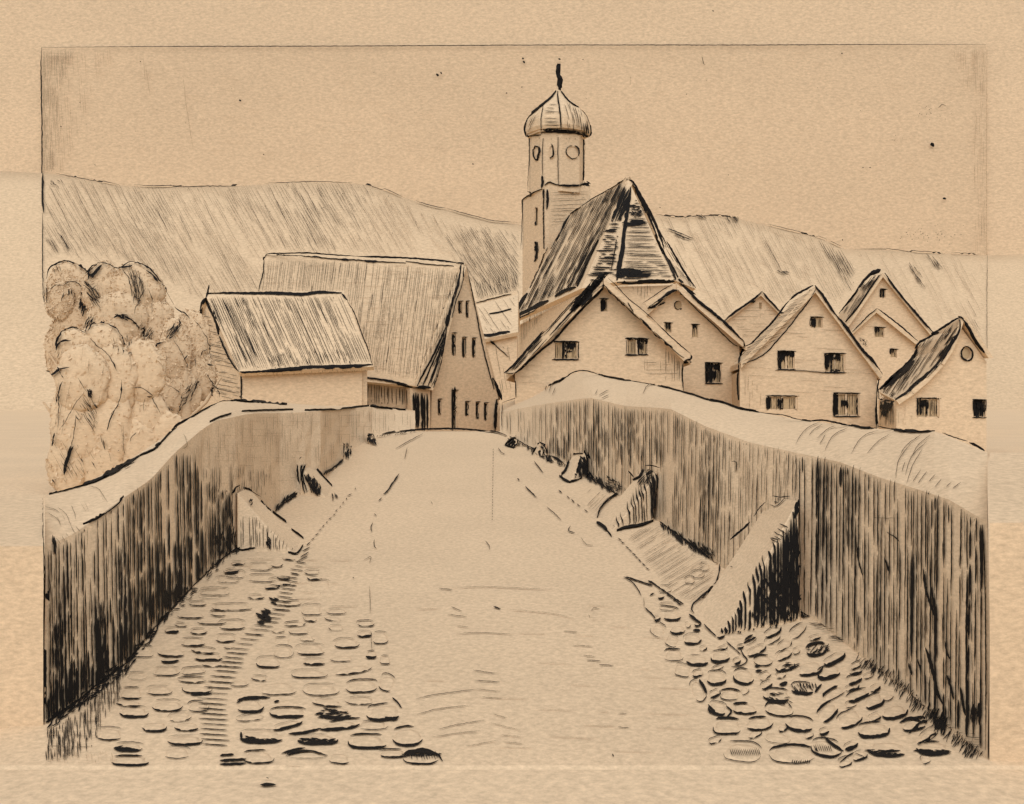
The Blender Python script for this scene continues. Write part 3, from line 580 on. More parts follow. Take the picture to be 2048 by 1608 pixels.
# ================================================================== COBBLES
cob = [] ; ci = Ink(road_b, 14, .0014)
def cobble(z, cx, cy, wd, ht, ang=0, b=2.5, t=1.0, tone=.95, skew=0):
    ox, oy, s = ZO[z]; cx, cy, wd, ht = ox + cx / s, oy + cy / s, wd / s, ht / s
    if 1000 < cx < 1250: return
    cobx.append((cx, cy, wd, ht))
    a = math.radians(ang); ca, sa = math.cos(a), math.sin(a); n = 10; ex, ey = R.uniform(.5, .95), R.uniform(.5, .85)
    ring = []
    for i in range(n):
        th = 2 * math.pi * i / n; e = 1 + R.uniform(-.13, .10)
        u = math.copysign(abs(math.cos(th)) ** ex, math.cos(th)) * wd / 2 * e; v = math.copysign(abs(math.sin(th)) ** ey, math.sin(th)) * ht / 2 * e
        ring.append((cx + u * ca - v * sa, cy + u * sa + v * ca))
    base = []
    for x, y in ring:
        h = ci.hit(x, y)
        if not h: return
        base.append(h[0])
    cen = sum(base, Vector()) / n; H = .007 * cen.y / 12
    vs = [p - Vector((0, 0, .03)) for p in base] + [cen.lerp(p, .84) + Vector((0, 0, H * .5)) for p in base] + [cen.lerp(p, .6) + Vector((0, 0, H)) for p in base] + [cen + Vector((0, 0, H * 1.06))]
    fs = []
    for i in range(n):
        j = (i + 1) % n
        fs += [(i, j, j + n, i + n), (i + n, j + n, j + 2 * n, i + 2 * n), (i + 2 * n, j + 2 * n, 3 * n)]
    o = mesh('cobblestone', [v - cen for v in vs], fs, M_near, road, smooth=True); o.location = cen
    cob.append(([v.copy() for v in vs], fs))
    def arc(f0, f1, w, tn, g=1.03):
        m = 7; pp = []
        for i in range(m):
            th = math.radians(f0 + (f1 - f0) * i / (m - 1)); cc, ss = math.cos(th), math.sin(th)
            u = math.copysign(abs(cc) ** ex, cc) * wd / 2 * g * R.uniform(.97, 1.04); v = math.copysign(abs(ss) ** ey, ss) * ht / 2 * g * R.uniform(.96, 1.05)
            pp.append((cx + u * ca - v * sa, cy + u * sa + v * ca))
        arcs.append((pp, w, tn))
    if b: arc(R.uniform(0, 45), R.uniform(140, 180), b, tone)
    if b >= 4:
        arc(R.uniform(30, 50), R.uniform(120, 150), b * .8, tone * .95, 1.10)
    if t and R.random() < .85: arc(R.uniform(178, 240), R.uniform(280, 348), t, .85 if t > 1 else .6)
arcs = []; cobx = []
def cl(z, x0, x1, y, b, h=55, t=.8, ang=0): cobble(z, (x0 + x1) / 2, y - h / 2, x1 - x0, h, ang, b, t)
for a in [(1420, 1600, 68, 1, 55, .7), (1665, 1890, 60, 1.5, 60, 1), (1290, 1470, 190, .6, 70, .8), (1215, 1360, 242, 2, 36, .8), (1390, 1710, 278, 2.4, 55, .9), (1130, 1350, 338, 2.2, 44, .8), (1285, 1500, 385, 2, 34, 0), (1440, 1655, 424, 2.6, 75, 1), (1030, 1140, 446, 4.5, 40, .6), (1225, 1355, 458, 2.6, 40, .8),
          (1150, 1340, 550, 3, 62, 1.2), (1410, 1585, 520, 3.2, 62, .9), (1480, 1570, 570, 1.5, 24, 0), (770, 950, 636, 1.7, 85, 1.6), (980, 1200, 632, 3.4, 62, 2), (1260, 1475, 660, 4, 52, .9), (1310, 1520, 708, 2.4, 36, 0), (930, 1150, 778, 2, 70, .8), (740, 900, 810, .6, 60, .8), (1130, 1360, 830, 2.2, 44, 1.8),
          (1165, 1400, 910, 2.8, 85, 1.7), (680, 870, 955, 2.8, 88, 1.7), (885, 1090, 925, 2.2, 70, .6), (690, 905, 1092, 5.2, 80, 1), (935, 1170, 1050, 3.4, 90, 1), (1205, 1370, 1052, 2.2, 80, 1.8), (860, 1045, 1202, 4.6, 75, .9), (1100, 1300, 1196, 4, 66, .8), (500, 710, 1270, 2.6, 98, 1.2),
          (640, 870, 1352, 5.5, 62, 1.2), (625, 910, 1462, 4.2, 70, 3.2), (1020, 1230, 1412, 1.6, 92, 1.2)]:
    cl('B2', *a)
for a in [(580, 735, 294, 1.6, 80, .8), (760, 905, 288, 1.6, 40, .5), (640, 790, 110, 0, 70, .8), (700, 820, 150, 0, 30, .9), (490, 645, 430, 2, 36, 0), (775, 885, 400, 2, 36, .5), (975, 1085, 446, 4, 40, .5), (385, 510, 500, 0, 50, 1.4), (380, 525, 600, 1.2, 92, 1.3), (540, 755, 576, 3, 78, .8), (810, 1000, 528, 3.4, 70, .8), (1085, 1205, 498, 2.2, 86, 1),
          (1040, 1120, 598, 5.2, 50, 1.6), (262, 440, 668, 3.6, 80, .8), (800, 1085, 712, 3, 60, .8, -8), (1140, 1222, 644, 2, 60, 1.2), (510, 770, 742, 2.4, 60, .5), (285, 545, 862, 2, 92, 2.6), (595, 850, 868, 2, 84, .9), (895, 1130, 846, 3, 92, 2, -4), (1140, 1245, 836, 2.6, 120, 1.6, 20), (895, 1110, 932, 2, 56, .8),
          (120, 310, 984, 4.6, 90, 4.2), (360, 615, 1022, 5.4, 70, 2.4), (715, 945, 1026, 6.5, 76, 2.2), (1050, 1290, 1040, 5, 110, 2.2, -4), (370, 590, 1098, 5.2, 40, .6, -14), (700, 1000, 1106, 6, 50, .8, -6), (135, 450, 1200, 6.5, 88, .8), (560, 845, 1210, 7, 62, .8), (920, 1190, 1242, 5.2, 96, 3), (1230, 1450, 1222, 4.2, 130, 3), (1135, 1330, 1308, 4, 56, 2), (1310, 1560, 1356, 3, 90, 6),
          (165, 385, 1352, 3, 90, 2.6), (480, 760, 1318, .8, 50, 4)]:
    cl('B3', *a)
for a in [(500, 340, 150, 60, 10, 0, 2.2), (525, 380, 125, 60, 0, 4, 0), (565, 475, 115, 62, 0, 4.5, 0), (675, 545, 135, 76, -5, 5, .8), (425, 480, 100, 100, 30, 1.2, 1.4), (525, 560, 100, 90, 20, 1.6, 1), (540, 665, 140, 84, 0, 1.6, 2.2), (605, 775, 130, 96, 10, 1.8, 1), (715, 700, 160, 72, 0, 6.2, 1), (880, 670, 140, 84, -8, 5, 1.6), (850, 828, 145, 100, 0, 5.5, 1.6),
          (1050, 820, 150, 104, 10, 4, 2.2), (715, 925, 90, 160, -25, 2, 1.4), (950, 955, 150, 80, 0, 2, 3), (860, 1050, 130, 90, 15, 5, 1.2), (1055, 1055, 190, 74, 4, 4, 4.2), (1160, 1165, 200, 90, -4, 4, 3.6), (930, 1185, 200, 115, 0, 3.6, 4.4), (1310, 1060, 205, 100, 8, 3, 5), (1460, 1165, 200, 105, 5, 5.2, 2.8), (1040, 1370, 275, 145, 5, 1.4, 2), (1295, 1270, 190, 80, 8, 1, 2.4), (1405, 1390, 330, 130, 0, 2, 4.4),
          (1262, 492, 135, 56, -28, 5, 1.2), (1440, 490, 150, 76, -40, 2, 1.6), (1100, 556, 95, 46, -30, 1, 4), (1260, 548, 120, 56, -30, 2, 1), (1140, 630, 150, 56, -25, 4, .8), (1345, 590, 120, 60, -35, 2.4, 1.2), (1340, 660, 130, 66, -25, 4, 1), (1195, 705, 135, 78, 0, 2.4, 3), (1350, 742, 140, 66, -12, 6, 2), (1580, 622, 150, 84, -12, 6, 5), (1530, 758, 186, 96, -10, 5, 1.6), (1672, 785, 165, 88, -14, 7, 2.4),
          (1712, 690, 165, 56, -28, 7, .8), (1480, 905, 165, 80, 5, 6, 2), (1290, 955, 190, 90, 5, 4.5, 2.6), (1660, 1080, 165, 105, -42, 5.2, 4.8), (1712, 945, 165, 70, -28, 2, 5.4), (1655, 1340, 225, 125, 10, 4, 2)]:
    cobble('B6', *a)
for a in [(490, 800, 120, 66, -25, 6.5, 2), (515, 925, 180, 70, -22, 6.5, 2.2), (640, 970, 155, 96, -22, 5.5, 2), (800, 1050, 200, 100, -12, 6.5, 1.8), (455, 1105, 190, 120, -22, 4, 2.2), (640, 1188, 235, 106, -4, 7, 2.6), (742, 1332, 310, 110, 4, 7.5, 3.6), (1095, 1330, 250, 90, 2, 7.5, 2.6), (950, 1150, 190, 86, -12, 4, 5), (465, 1310, 110, 50, -20, 7.5, 1), (1060, 1230, 150, 80, -35, 1.5, 1)]:
    cobble('B7', *a)
# small stones packed into the gaps
placed = []
def fill(poly, n, wr, hr, ang, bb):
    g = c = 0; xs_ = [p[0] for p in poly]; ys_ = [p[1] for p in poly]
    while c < n and g < 6000:
        g += 1; x, y = R.uniform(min(xs_), max(xs_)), R.uniform(min(ys_), max(ys_))
        if not inside(poly, x, y): continue
        sc = .35 + .65 * (y - 1100) / 430; wd_, ht_ = R.uniform(*wr) * sc, R.uniform(*hr) * sc
        if any(abs(x - a) < (wd_ + c_) * .47 and abs(y - b_) < (ht_ + e_) * .5 for a, b_, c_, e_ in placed): continue
        if abs(x - lerp_tab([(1100, 615), (1200, 570), (1300, 480), (1400, 425), (1530, 430)], y)) < 34 * sc and ang == 0: continue
        placed.append((x, y, wd_, ht_)); cobble('', x, y, wd_, ht_, ang + R.uniform(-8, 8), R.choice(bb), R.choice((0, .7, 1.0, 1.3))); c += 1
for pp_, ww_, tn_ in arcs: pass
placed += [tuple(c_) for c_ in cobx]
fill([(240, 1500), (250, 1400), (330, 1290), (400, 1200), (480, 1120), (600, 1110), (730, 1230), (770, 1340), (800, 1430), (860, 1520), (240, 1525)], 34, (44, 76), (14, 22), 0, (1.6, 2.4, 3.2, 4.2))
fill([(1300, 1180), (1400, 1250), (1500, 1280), (1600, 1245), (1680, 1300), (1800, 1400), (1900, 1480), (1900, 1525), (1460, 1525), (1400, 1440), (1350, 1350), (1310, 1270)], 34, (20, 40), (12, 20), -22, (1.6, 2.6, 4, 5))
# farther stones drawn only by faint edges
for x, y, wd in [(430, 1185, 60), (520, 1135, 50), (560, 1165, 46), (470, 1150, 44), (1335, 1215, 34), (1330, 1180, 26), (1395, 1150, 28), (1380, 1162, 20), (1410, 1135, 22)]:
    cobble('', x, y, wd, 16, 0, 1.2, .8)
# strokes ride on the stones' own surfaces
av, af = [v.co.copy() for v in road.data.vertices], [tuple(p.vertices) for p in road.data.polygons]
for vs_, fs_ in cob:
    k0 = len(av); av += vs_; af += [tuple(i + k0 for i in f) for f in fs_]
ci = Ink(BVHTree.FromPolygons(av, af), 14, .0014)
for pp, ww, tn in arcs: ci.stroke(pp, ww * 1.08, tn, jit=.35, step=6)
# ladder of short kerb marks up the left side, dots beyond
ladder = [(430, 1492, 56, 9), (425, 1400, 58, 9.5), (452, 1345, 50, 9), (480, 1300, 40, 8), (520, 1262, 38, 8), (563, 1222, 36, 8), (575, 1180, 30, 7.5), (590, 1150, 22, 7), (608, 1112, 18, 6), (618, 1090, 12, 5), (640, 1062, 6, 5), (668, 1032, 6, 5), (700, 992, 6, 5), (722, 968, 5, 6)]
acc = 0
for (xa, ya, la, sa), (xb, yb, lb, sb) in zip(ladder, ladder[1:]):
    n = max(1, int((ya - yb) / ((sa + sb) / 2) / (1 if ya > 1120 else 1.5)))
    for i in range(n):
        f = i / n; x, y, l = xa + (xb - xa) * f, ya + (yb - ya) * f, la + (lb - la) * f
        sl = 3.5 if y > 1120 else -l * .6
        ci.stroke([(x - l / 2 + R.uniform(-2, 2), y - sl / 2), (x + l / 2 + R.uniform(-3, 3), y + sl / 2)], R.uniform(1.1, 2.4) if y > 1130 else 1.8, R.uniform(.75, 1), jit=.3)
for x0, y0, x1, y1, n, l, a, ww in [(1238, 1080, 1300, 1145, 9, 9, 35, 2.6), (1256, 1158, 1300, 1172, 8, 22, 18, 2.4), (1300, 1165, 1368, 1212, 13, 12, 28, 3), (1335, 1192, 1365, 1215, 5, 9, 35, 3), (1120, 985, 1180, 1030, 5, 9, 40, 2.4), (1455, 1288, 1480, 1310, 8, 10, 40, 2.6)]:
    for i in range(n):
        f = (i + R.random() * .4) / n; x, y = x0 + (x1 - x0) * f, y0 + (y1 - y0) * f; a_ = math.radians(a + R.uniform(-8, 8))
        ci.stroke([(x - l / 2 * math.cos(a_), y - l / 2 * math.sin(a_)), (x + l / 2 * math.cos(a_), y + l / 2 * math.sin(a_))], ww * R.uniform(.7, 1.2), .95)
def road_lines(rows):
    for st, ww, tn in rows:
        z, st = st.split(':'); ci.line(z, st, ww, tn)
road_lines([('T4:450,90 500,78 570,68 640,62 760,60 860,66 960,82 1000,98', 4, 1.0), ('T4:630,88 560,125 510,155', 1.2, .6), ('T4:525,265 500,300 470,345 455,355', 3, .9), ('T4:450,370 435,385', 2, .8), ('T4:415,440 425,450', 1.6, .7), ('T4:410,480 400,500 405,520', 1.8, .75), ('T4:415,555 415,580 425,595', 1.6, .7), ('T4:370,645 400,630 395,660', 1, .5),
            ('T4:550,200 560,150', 1.2, .5), ('T4:395,760 398,880', 1, .5), ('T4:400,960 405,1040', .9, .5), ('T4:1080,320 1105,345 1130,368', 2.2, .85), ('T4:1045,285 1055,295', 2.4, .9), ('T4:1175,410 1210,440 1240,470', 1.4, .7), ('T4:1120,210 1140,235 1160,262', 2, .8), ('T4:1280,495 1270,515 1300,525', 1.8, .8), ('T4:1325,545 1350,575 1380,582', 1, .5),
            ('T4:960,150 975,170 992,180', 1.2, .6), ('T4:665,385 672,400', 1.2, .6), ('T4:905,560 920,580 925,600', 1.2, .6), ('T4:940,850 972,860', 3, 1), ('T4:755,850 800,870', 1.2, .6), ('T4:740,885 825,895', 1, .5), ('T4:700,770 760,775', 1.2, .55), ('T4:760,768 900,762 1050,768 1200,775', .8, .4), ('T4:780,935 830,940', 1, .45), ('T4:780,968 900,965 1030,972', 1, .45), ('T4:600,862 700,858', .7, .35), ('T4:1000,862 1200,880 1300,905', .8, .35),
            ('T4:600,1255 700,1235 870,1213', 1.1, .55), ('T4:870,1213 970,1225', .9, .5), ('T4:600,1325 700,1300 830,1285', 1.1, .5), ('T4:700,1390 780,1370 900,1350', 1.1, .5), ('T4:670,1425 780,1408 880,1398', 1, .45), ('T4:820,1465 960,1440', .9, .4), ('T4:850,1130 950,1145', 1.2, .55), ('T4:860,1175 970,1182', 1.2, .55), ('T4:890,1248 980,1255', 1, .5), ('T4:940,1325 1000,1340', 1, .45), ('T4:920,1360 1060,1395', .8, .4), ('T4:970,1415 1060,1422', .9, .4), ('T4:985,1445 1070,1455', .9, .4),
            ('T4:1350,1085 1415,1090', 1.3, .65), ('T4:1405,1105 1470,1110', 1.3, .65), ('T4:1290,1020 1380,1025', 1, .5), ('T4:1335,1065 1390,1070', 1, .5), ('T4:1250,958 1310,962', 1, .5), ('T4:1370,870 1385,855 1410,860', 1, .5), ('T4:1365,900 1360,885', 1, .5), ('T4:1464,1500 1470,1510', 3, 1), ('T4:1490,1380 1540,1385', 1.1, .55), ('T4:1490,1320 1530,1322', 1.1, .5), ('T4:320,722 326,724', 2.4, .9), ('T4:0,455 30,480', 1.4, .7),
            ('B2:1230,925 1300,920 1390,918', 5, .95), ('B3:0,1300 100,1290', 5, 1), ('B3:0,1335 190,1325', 5.5, 1.05), ('B3:0,1362 185,1355', 4.5, 1), ('B3:120,925 170,890 250,882 360,885', 5, 1), ('B3:150,1130 160,1180 220,1195', 6, 1), ('B3:490,1145 600,1135 720,1105', 5, 1), ('B3:440,1285 520,1260 610,1245', 4, 1), ('B3:470,1300 560,1275 640,1265 770,1300', 3.4, .95), ('B3:1320,1310 1430,1255 1550,1290 1590,1340', 5, 1), ('B3:385,918 425,908', 5, 1), ('B3:780,1058 900,1035 1000,1030', 3.6, .9),
            ('B3:1230,885 1270,920 1300,962', 3, .85), ('B3:1240,885 1290,940', 1.6, .8), ('B6:190,103 240,140 280,190 300,235', 2.2, .85), ('B6:325,320 370,360 405,400', 2.6, .85), ('B6:320,250 322,320', .9, .5), ('B6:725,845 750,890 780,950', 6, 1), ('B6:790,1030 830,1075 885,1115', 5.5, 1), ('B6:920,1040 960,1080 920,1130', 4, .95), ('B6:680,485 735,487', 5, 1), ('B6:365,235 380,220 400,218', 3, .9), ('B6:1310,880 1340,880 1370,865', 8, 1),
            ('B6:1020,610 1050,670 1075,710 1030,745 960,755', 2.6, .95), ('B6:1130,750 1170,745', 5, 1), ('B6:1135,785 1185,780', 6, 1), ('B6:1050,580 1140,535', 4, .95), ('B6:1570,940 1620,880', 5, 1), ('B6:1640,1265 1700,1320 1780,1370', 5.5, 1), ('B7:980,1310 1040,1270 1120,1210', 3, .95), ('B7:385,1445 430,1405 490,1370', 3, .95), ('B7:500,1375 600,1415', 1.4, .7), ('B7:910,1225 1000,1140 1050,1125', 5, 1), ('B7:840,1140 920,1105 1000,1130', 6, 1)])
for cx, cy, wd, n in [(1490, 1508, 60, 16), (1645, 1500, 36, 9)]:
    for i in range(n): x = cx - wd / 2 + wd * i / n; ci.stroke([(x, cy - 8), (x + 5, cy + 6)], 1.2, .75)
for i in range(9): x = 1584 + i * 4.2; ci.stroke([(x, 1530), (x + 2, 1522)], 2.2, .95)
for i in range(12): x = 815 + i * 5; ci.stroke([(x, 1505), (x + 5, 1520 + R.uniform(-3, 3))], 1.4, .8)
for i in range(6): x = 1600 + i * 6; ci.stroke([(x, 1368), (x + 3, 1380)], 2.4, .9)
# dark pebbles by the left kerb and shade scrubs
ci.scrub([(517, 1232), (540, 1215), (538, 1245), (520, 1250)], 30, (8, 16), 15, 20, 3.4, 1); ci.scrub([(538, 1198), (558, 1200), (556, 1210), (542, 1210)], 12, (6, 12), 15, 25, 2.8, .95)
ci.scrub(pts('B7', '130,540 290,540 280,620 140,620'), 24, (8, 16), -30, 35, 1.8, .95); ci.scrub(pts('B6', '1220,950 1320,940 1420,1000 1400,1040 1240,1010'), 18, (8, 16), 25, 30, 1.8, .95); ci.scrub(pts('B6', '1380,880 1560,900 1540,940 1420,930'), 16, (8, 18), 60, 20, 1.6, .9)
ci.scrub(pts('B6', '1290,720 1440,720 1440,760 1320,770'), 16, (8, 16), -15, 25, 1.8, .9); ci.scrub(pts('B3', '1310,1290 1420,1260 1560,1290 1450,1300'), 26, (10, 24), -8, 20, 3, 1)
for p, n in [('B3:700,985 760,960 930,1000 900,1030 720,1030', 20), ('B3:560,1180 700,1175 840,1190 700,1215', 26), ('B3:160,1160 300,1180 420,1185 300,1205', 18), ('B3:1130,1040 1280,1020 1240,1050', 12), ('B2:640,1325 760,1330 850,1355 700,1352', 18), ('B7:600,1350 860,1350 820,1400 700,1380', 20), ('B7:960,1345 1100,1350 1210,1340 1220,1385 1000,1370', 24)]:
    z, p = p.split(':'); ci.scrub(pts(z, p), n, (10, 22), 0, 14, 2.6, .9)
# ink wiped thin in the lower left corner
corner = [(92, 1460), (170, 1425), (215, 1340), (250, 1340), (240, 1400), (210, 1440), (180, 1510), (92, 1528)]
ci.hatch(corner, 88, 4.0, 2.0, .58, seg=(12, 50), gap=(2, 16), cov=.7, end=8, dens=blobs([(115, 1480, 22, 25, .25), (170, 1430, 25, 30, .2), (235, 1360, 20, 30, .0)]))
ci.hatch([(92, 1455), (170, 1420), (215, 1360), (190, 1470), (150, 1515), (92, 1520)], 92, 5, 2.4, .55, seg=(10, 40), gap=(3, 16), cov=.5)
ci.hatch(corner, 2, 6, 1.0, .4, seg=(12, 40), gap=(4, 26), cov=.5); ci.hatch([(92, 1500), (250, 1505), (230, 1528), (92, 1530)], 80, 5, .9, .3, seg=(6, 20), cov=.6)
ci.hatch(pts('T4', '1340,840 1480,820 1700,1200 1680,1400 1500,1300'), 3, 20, .6, .25, seg=(10, 30), gap=(10, 60), cov=.3)
ci.hatch([(1240, 1060), (1320, 1055), (1430, 1140), (1430, 1185), (1385, 1215), (1330, 1180)], -32, 5.2, .8, .48, seg=(20, 80), gap=(2, 14), cov=.75, end=5)
ci.hatch([(1180, 975), (1235, 1000), (1200, 1040), (1160, 1010)], -45, 6, .8, .45, seg=(15, 40), cov=.6)
ci.hatch([(800, 1250), (1380, 1250), (1420, 1520), (880, 1520)], 2, 26, .7, .28, seg=(15, 60), gap=(30, 200), cov=.4)
ci.hatch([(480, 1110), (700, 1100), (730, 1220), (420, 1210)], 1, 14, .7, .34, seg=(10, 36), gap=(20, 80), cov=.45)
for st in ('B4:30,530 25,600 20,900 15,1020',): 
    z, st = st.split(':'); p_ = pts(z, st)
    for i in range(26): y = 900 + i * 5.6; ci.stroke([(986.5 - i * .08, y), (986.4 - i * .08, y + 3)], 1.3, .6)
ci.build('ink_joints', road)
# dark plate-edge smears on ground in front: one dash in the lower margin
gi = Ink(bvh_of(ground), 9.8, .002)
gi.stroke([(520, 1574), (535, 1573), (552, 1574)], 6, 1.05, taper=(.1, .1)); gi.stroke([(532, 1559), (538, 1561)], 1.8, .7)
gi.line('', '95,1534 300,1533 500,1533 600,1537', 1.2, .35); gi.line('', '1400,1530 1960,1532', .8, .3); gi.build('ink_marks', ground)
# ================================================================== BUILDINGS
def plane3(a, b, c): return (a, (b - a).cross(c - a).normalized())
def front_plane(d): return (Vector((0, d, 0)), Vector((0, -1, 0)))
def win_ink(k, rect, dark=(), sp=4.2, tone=.75, bord='tl', bw=2.6, w=1.3):
    x0, y0, x1, y1 = rect
    k.hatch([(x0, y0), (x1, y0), (x1, y1), (x0, y1)], 90, sp, w, tone, seg=(10, 40), gap=(0, 4), cov=.9, end=2, wob=.5)
    for a, b, c, e in dark:
        X0, X1, Y0, Y1 = x0 + (x1 - x0) * a, x0 + (x1 - x0) * c, y0 + (y1 - y0) * b, y0 + (y1 - y0) * e
        n = max(1, int((X1 - X0) / 3)); 
        for i in range(n + 1): x = X0 + (X1 - X0) * i / max(1, n); k.stroke([(x, Y0 + R.uniform(-1, 1)), (x + R.uniform(-1, 1), Y1 + R.uniform(-3, 2))], 4.2, 1.0, taper=(.7, .5), step=5)
    if 't' in bord: k.stroke([(x0 - 3, y0), (x1 + 3, y0 + 1)], bw, 1)
    if 'b' in bord: k.stroke([(x0 - 3, y1), (x1 + 2, y1)], bw, 1)
    if 'l' in bord: k.stroke([(x0, y0), (x0 + 1, y1)], bw, 1)
    if 'r' in bord: k.stroke([(x1, y0), (x1, y1)], bw * .6, .9)
def outlines(k, rows):
    for st, ww, tn in rows:
        z, st = st.split(':'); k.line(z, st, ww, tn, raised=True)
def house_box(parent, xl, xr, ytop, ybase, d, depth, mat=M_house, skew=0):
    """side and rear walls behind the front"""
    a, b = P(xl, ytop, d), P(xr, ytop, d); zb = P(xl, ybase, d).z
    for p, nm in ((a, -1), (b, 1)):
        q = [p, Vector((p.x, p.y, zb)), Vector((p.x + skew, p.y + depth, zb)), Vector((p.x + skew, p.y + depth, p.z))]
        q = [v + Vector((-nm * .01, .32, 0)) if i < 2 else v + Vector((-nm * .01, 0, 0)) for i, v in enumerate(q)]
        vs = q + [v + Vector((-nm * .3, 0, 0)) for v in q]
        o = mesh('wall', vs, [(0, 1, 2, 3), (7, 6, 5, 4), (0, 4, 5, 1), (1, 5, 6, 2), (2, 6, 7, 3), (3, 7, 4, 0)], mat, parent); recalc(o)
def gable_house(label, apex, le, re, ybase, d, depth, holes=(), kinds=None, th=.28, over=6, skew=0, wl=None, wr=None, name='village_house', mat=M_house, cat='house', group='gabled village houses'):
    t = thing(name, label, cat, group); ybase = CY + (CZ - .9) / d * F
    wl = wl if wl is not None else le[0] + over; wr = wr if wr is not None else re[0] - over
    def yon(x):
        a, b = (le, apex) if x < apex[0] else (apex, re)
        return a[1] + (b[1] - a[1]) * (x - a[0]) / (b[0] - a[0])
    out_ = [(wl, ybase), (wl, yon(wl) + 4), (apex[0], apex[1] + 5), (wr, yon(wr) + 4), (wr, ybase)]
    wall('wall', out_, front_plane(d), .3, mat, t, holes, kinds)
    house_box(t, wl, wr, max(yon(wl), yon(wr)) + 6, ybase, d, depth, mat, skew)
    # roof: two slabs meeting at a ridge, a little beyond the gable
    fd = d - .35
    A_, L_, R_ = P(*apex, fd), P(*le, fd), P(*re, fd)
    sh = Vector((skew, depth + .7, 0))
    for e, nm in ((L_, 'roof'), (R_, 'roof')):
        q = [A_, e, e + sh, A_ + sh]
        vs = q + [v - Vector((0, 0, th)) for v in q]
        o = mesh(nm, vs, [(0, 1, 2, 3), (7, 6, 5, 4), (0, 4, 5, 1), (1, 5, 6, 2), (2, 6, 7, 3), (3, 7, 4, 0)], M_roof, t); recalc(o)
    # rear gable
    out2 = [v.copy() for v in (L_ + sh, A_ + sh, R_ + sh)]; zb = P(0, ybase, d).z
    q = [Vector((out2[0].x + .3, out2[0].y - .7, zb)), Vector((out2[0].x + .3, out2[0].y - .7, out2[0].z - .3)), Vector((out2[1].x, out2[1].y - .7, out2[1].z - .35)), Vector((out2[2].x - .3, out2[2].y - .7, out2[2].z - .3)), Vector((out2[2].x - .3, out2[2].y - .7, zb))]
    slab('wall', q, .25, mat, t)
    return t, Ink(bvh_of(t), d, .0009)
def fin(k, t): k.build('ink_hatching', t); settle(t)
# --- far roofs between barn and church
t = thing('village_house', 'low house half hidden between the big barn and the church', 'house', 'gabled village houses')
slab('roof', [P(940, 612, 84), P(1036, 588, 84), P(1036, 664, 79), P(958, 680, 79)], .3, M_roof, t)
slab('roof', [P(940, 612, 84), P(1036, 588, 84), P(1040, 650, 90), P(935, 668, 90)], .3, M_roof, t)
slab('wall', [P(966, 684, 79.5), P(1034, 668, 79.5), P(1034, 875, 79.5), P(966, 875, 79.5)], .3, M_house, t)
slab('wall', [P(1034, 668, 79.8), P(1036, 600, 84), P(1036, 650, 89), P(1036, 870, 89), P(1034, 875, 79.8)], .3, M_house, t)
k = Ink(bvh_of(t), 80, .001)
outlines(k, [('T2:1415,1232 1550,1195 1700,1158', 1.8, .8), ('T2:1520,1322 1600,1310 1700,1282', 2.4, .85), ('T2:1450,1490 1530,1495 1620,1475 1690,1465', 5.5, 1.05), ('4:0,790 60,845 145,920', 1.8, .8), ('4:0,790 40,825', 5, 1)])
k.hatch([(955, 612), (1030, 592), (1032, 660), (975, 672)], 55, 7, .8, .5, seg=(15, 50), cov=.6); k.hatch([(975, 690), (1030, 680), (1030, 780), (1000, 790)], 80, 6.5, .8, .5, seg=(12, 40), cov=.55); k.hatch([(985, 690), (1020, 690), (1018, 710)], 55, 5, .8, .5, seg=(8, 20), cov=.6)
fin(k, t)
# --- church tower and nave: one building
ch = thing('church', 'church with onion-domed octagonal tower and steep dark roof', 'church')
Td = 134.0
def pt(x, y, d): return P(x, y, d)
a, b, c = P(1045, 600, 136), P(1090, 600, 130), P(1181, 600, 133)
zt = P(1090, 374, 130).z; zt_l = P(1045, 396, 136).z; zt_r = P(1181, 371, 133).z
bk = Vector((a.x + (c.x - b.x), 140, 0))
def col(p, z0, z1): return Vector((p.x, p.y, z0)), Vector((p.x, p.y, z1))
vs = [Vector((a.x, a.y, 0)), Vector((b.x, b.y, 0)), Vector((c.x, c.y, 0)), Vector((bk.x, bk.y, 0)), Vector((a.x, a.y, zt_l)), Vector((b.x, b.y, zt)), Vector((c.x, c.y, zt_r)), Vector((bk.x, bk.y, (zt_l + zt_r) / 2))]
pl_left = plane3(vs[0], vs[1], vs[5])
wall('tower_wall', [(1045, 800), (1045, 396), (1090, 374), (1090, 800)], pl_left, .6, M_church, ch, [(1069, 415, 1076, 452), (1068, 484, 1076, 518)])
pl_right = plane3(vs[1], vs[2], vs[5])
wall('tower_wall', [(1090.5, 800), (1090.5, 374), (1181, 371), (1181, 800)], pl_right, .6, M_church, ch)
mesh('tower_wall', [vs[0] + Vector((.3, 1, 0)), vs[3], vs[2] + Vector((-.6, 1, 0)), vs[4] + Vector((.3, 1, -.3)), vs[7] - Vector((0, 0, .3)), vs[6] + Vector((-.6, 1, -.3))], [(0, 1, 4, 3), (1, 2, 5, 4)], M_church, ch)
mesh('tower_deck', [v.copy() - Vector((0, 0, .12)) for v in vs[4:8]], [(0, 1, 2, 3)], M_church, ch)
oc = P(1113, 320, Td); r8 = 55 / F * Td
def octa(z0, z1, r, name, rot=math.radians(8)):
    v = [(oc.x + r * math.sin(rot + i * math.pi / 4), oc.y - r * math.cos(rot + i * math.pi / 4), z) for z in (z0, z1) for i in range(8)]
    return mesh(name, v, [(i, (i + 1) % 8, 8 + (i + 1) % 8, 8 + i) for i in range(8)] + [tuple(range(8, 16)), tuple(reversed(range(8)))], M_church, ch)
octa(P(0, 392, Td).z, P(0, 274, Td).z, r8, 'octagonal_belfry')
octa(P(0, 275, Td).z, P(0, 269, Td).z, r8 * 1.1, 'cornice')
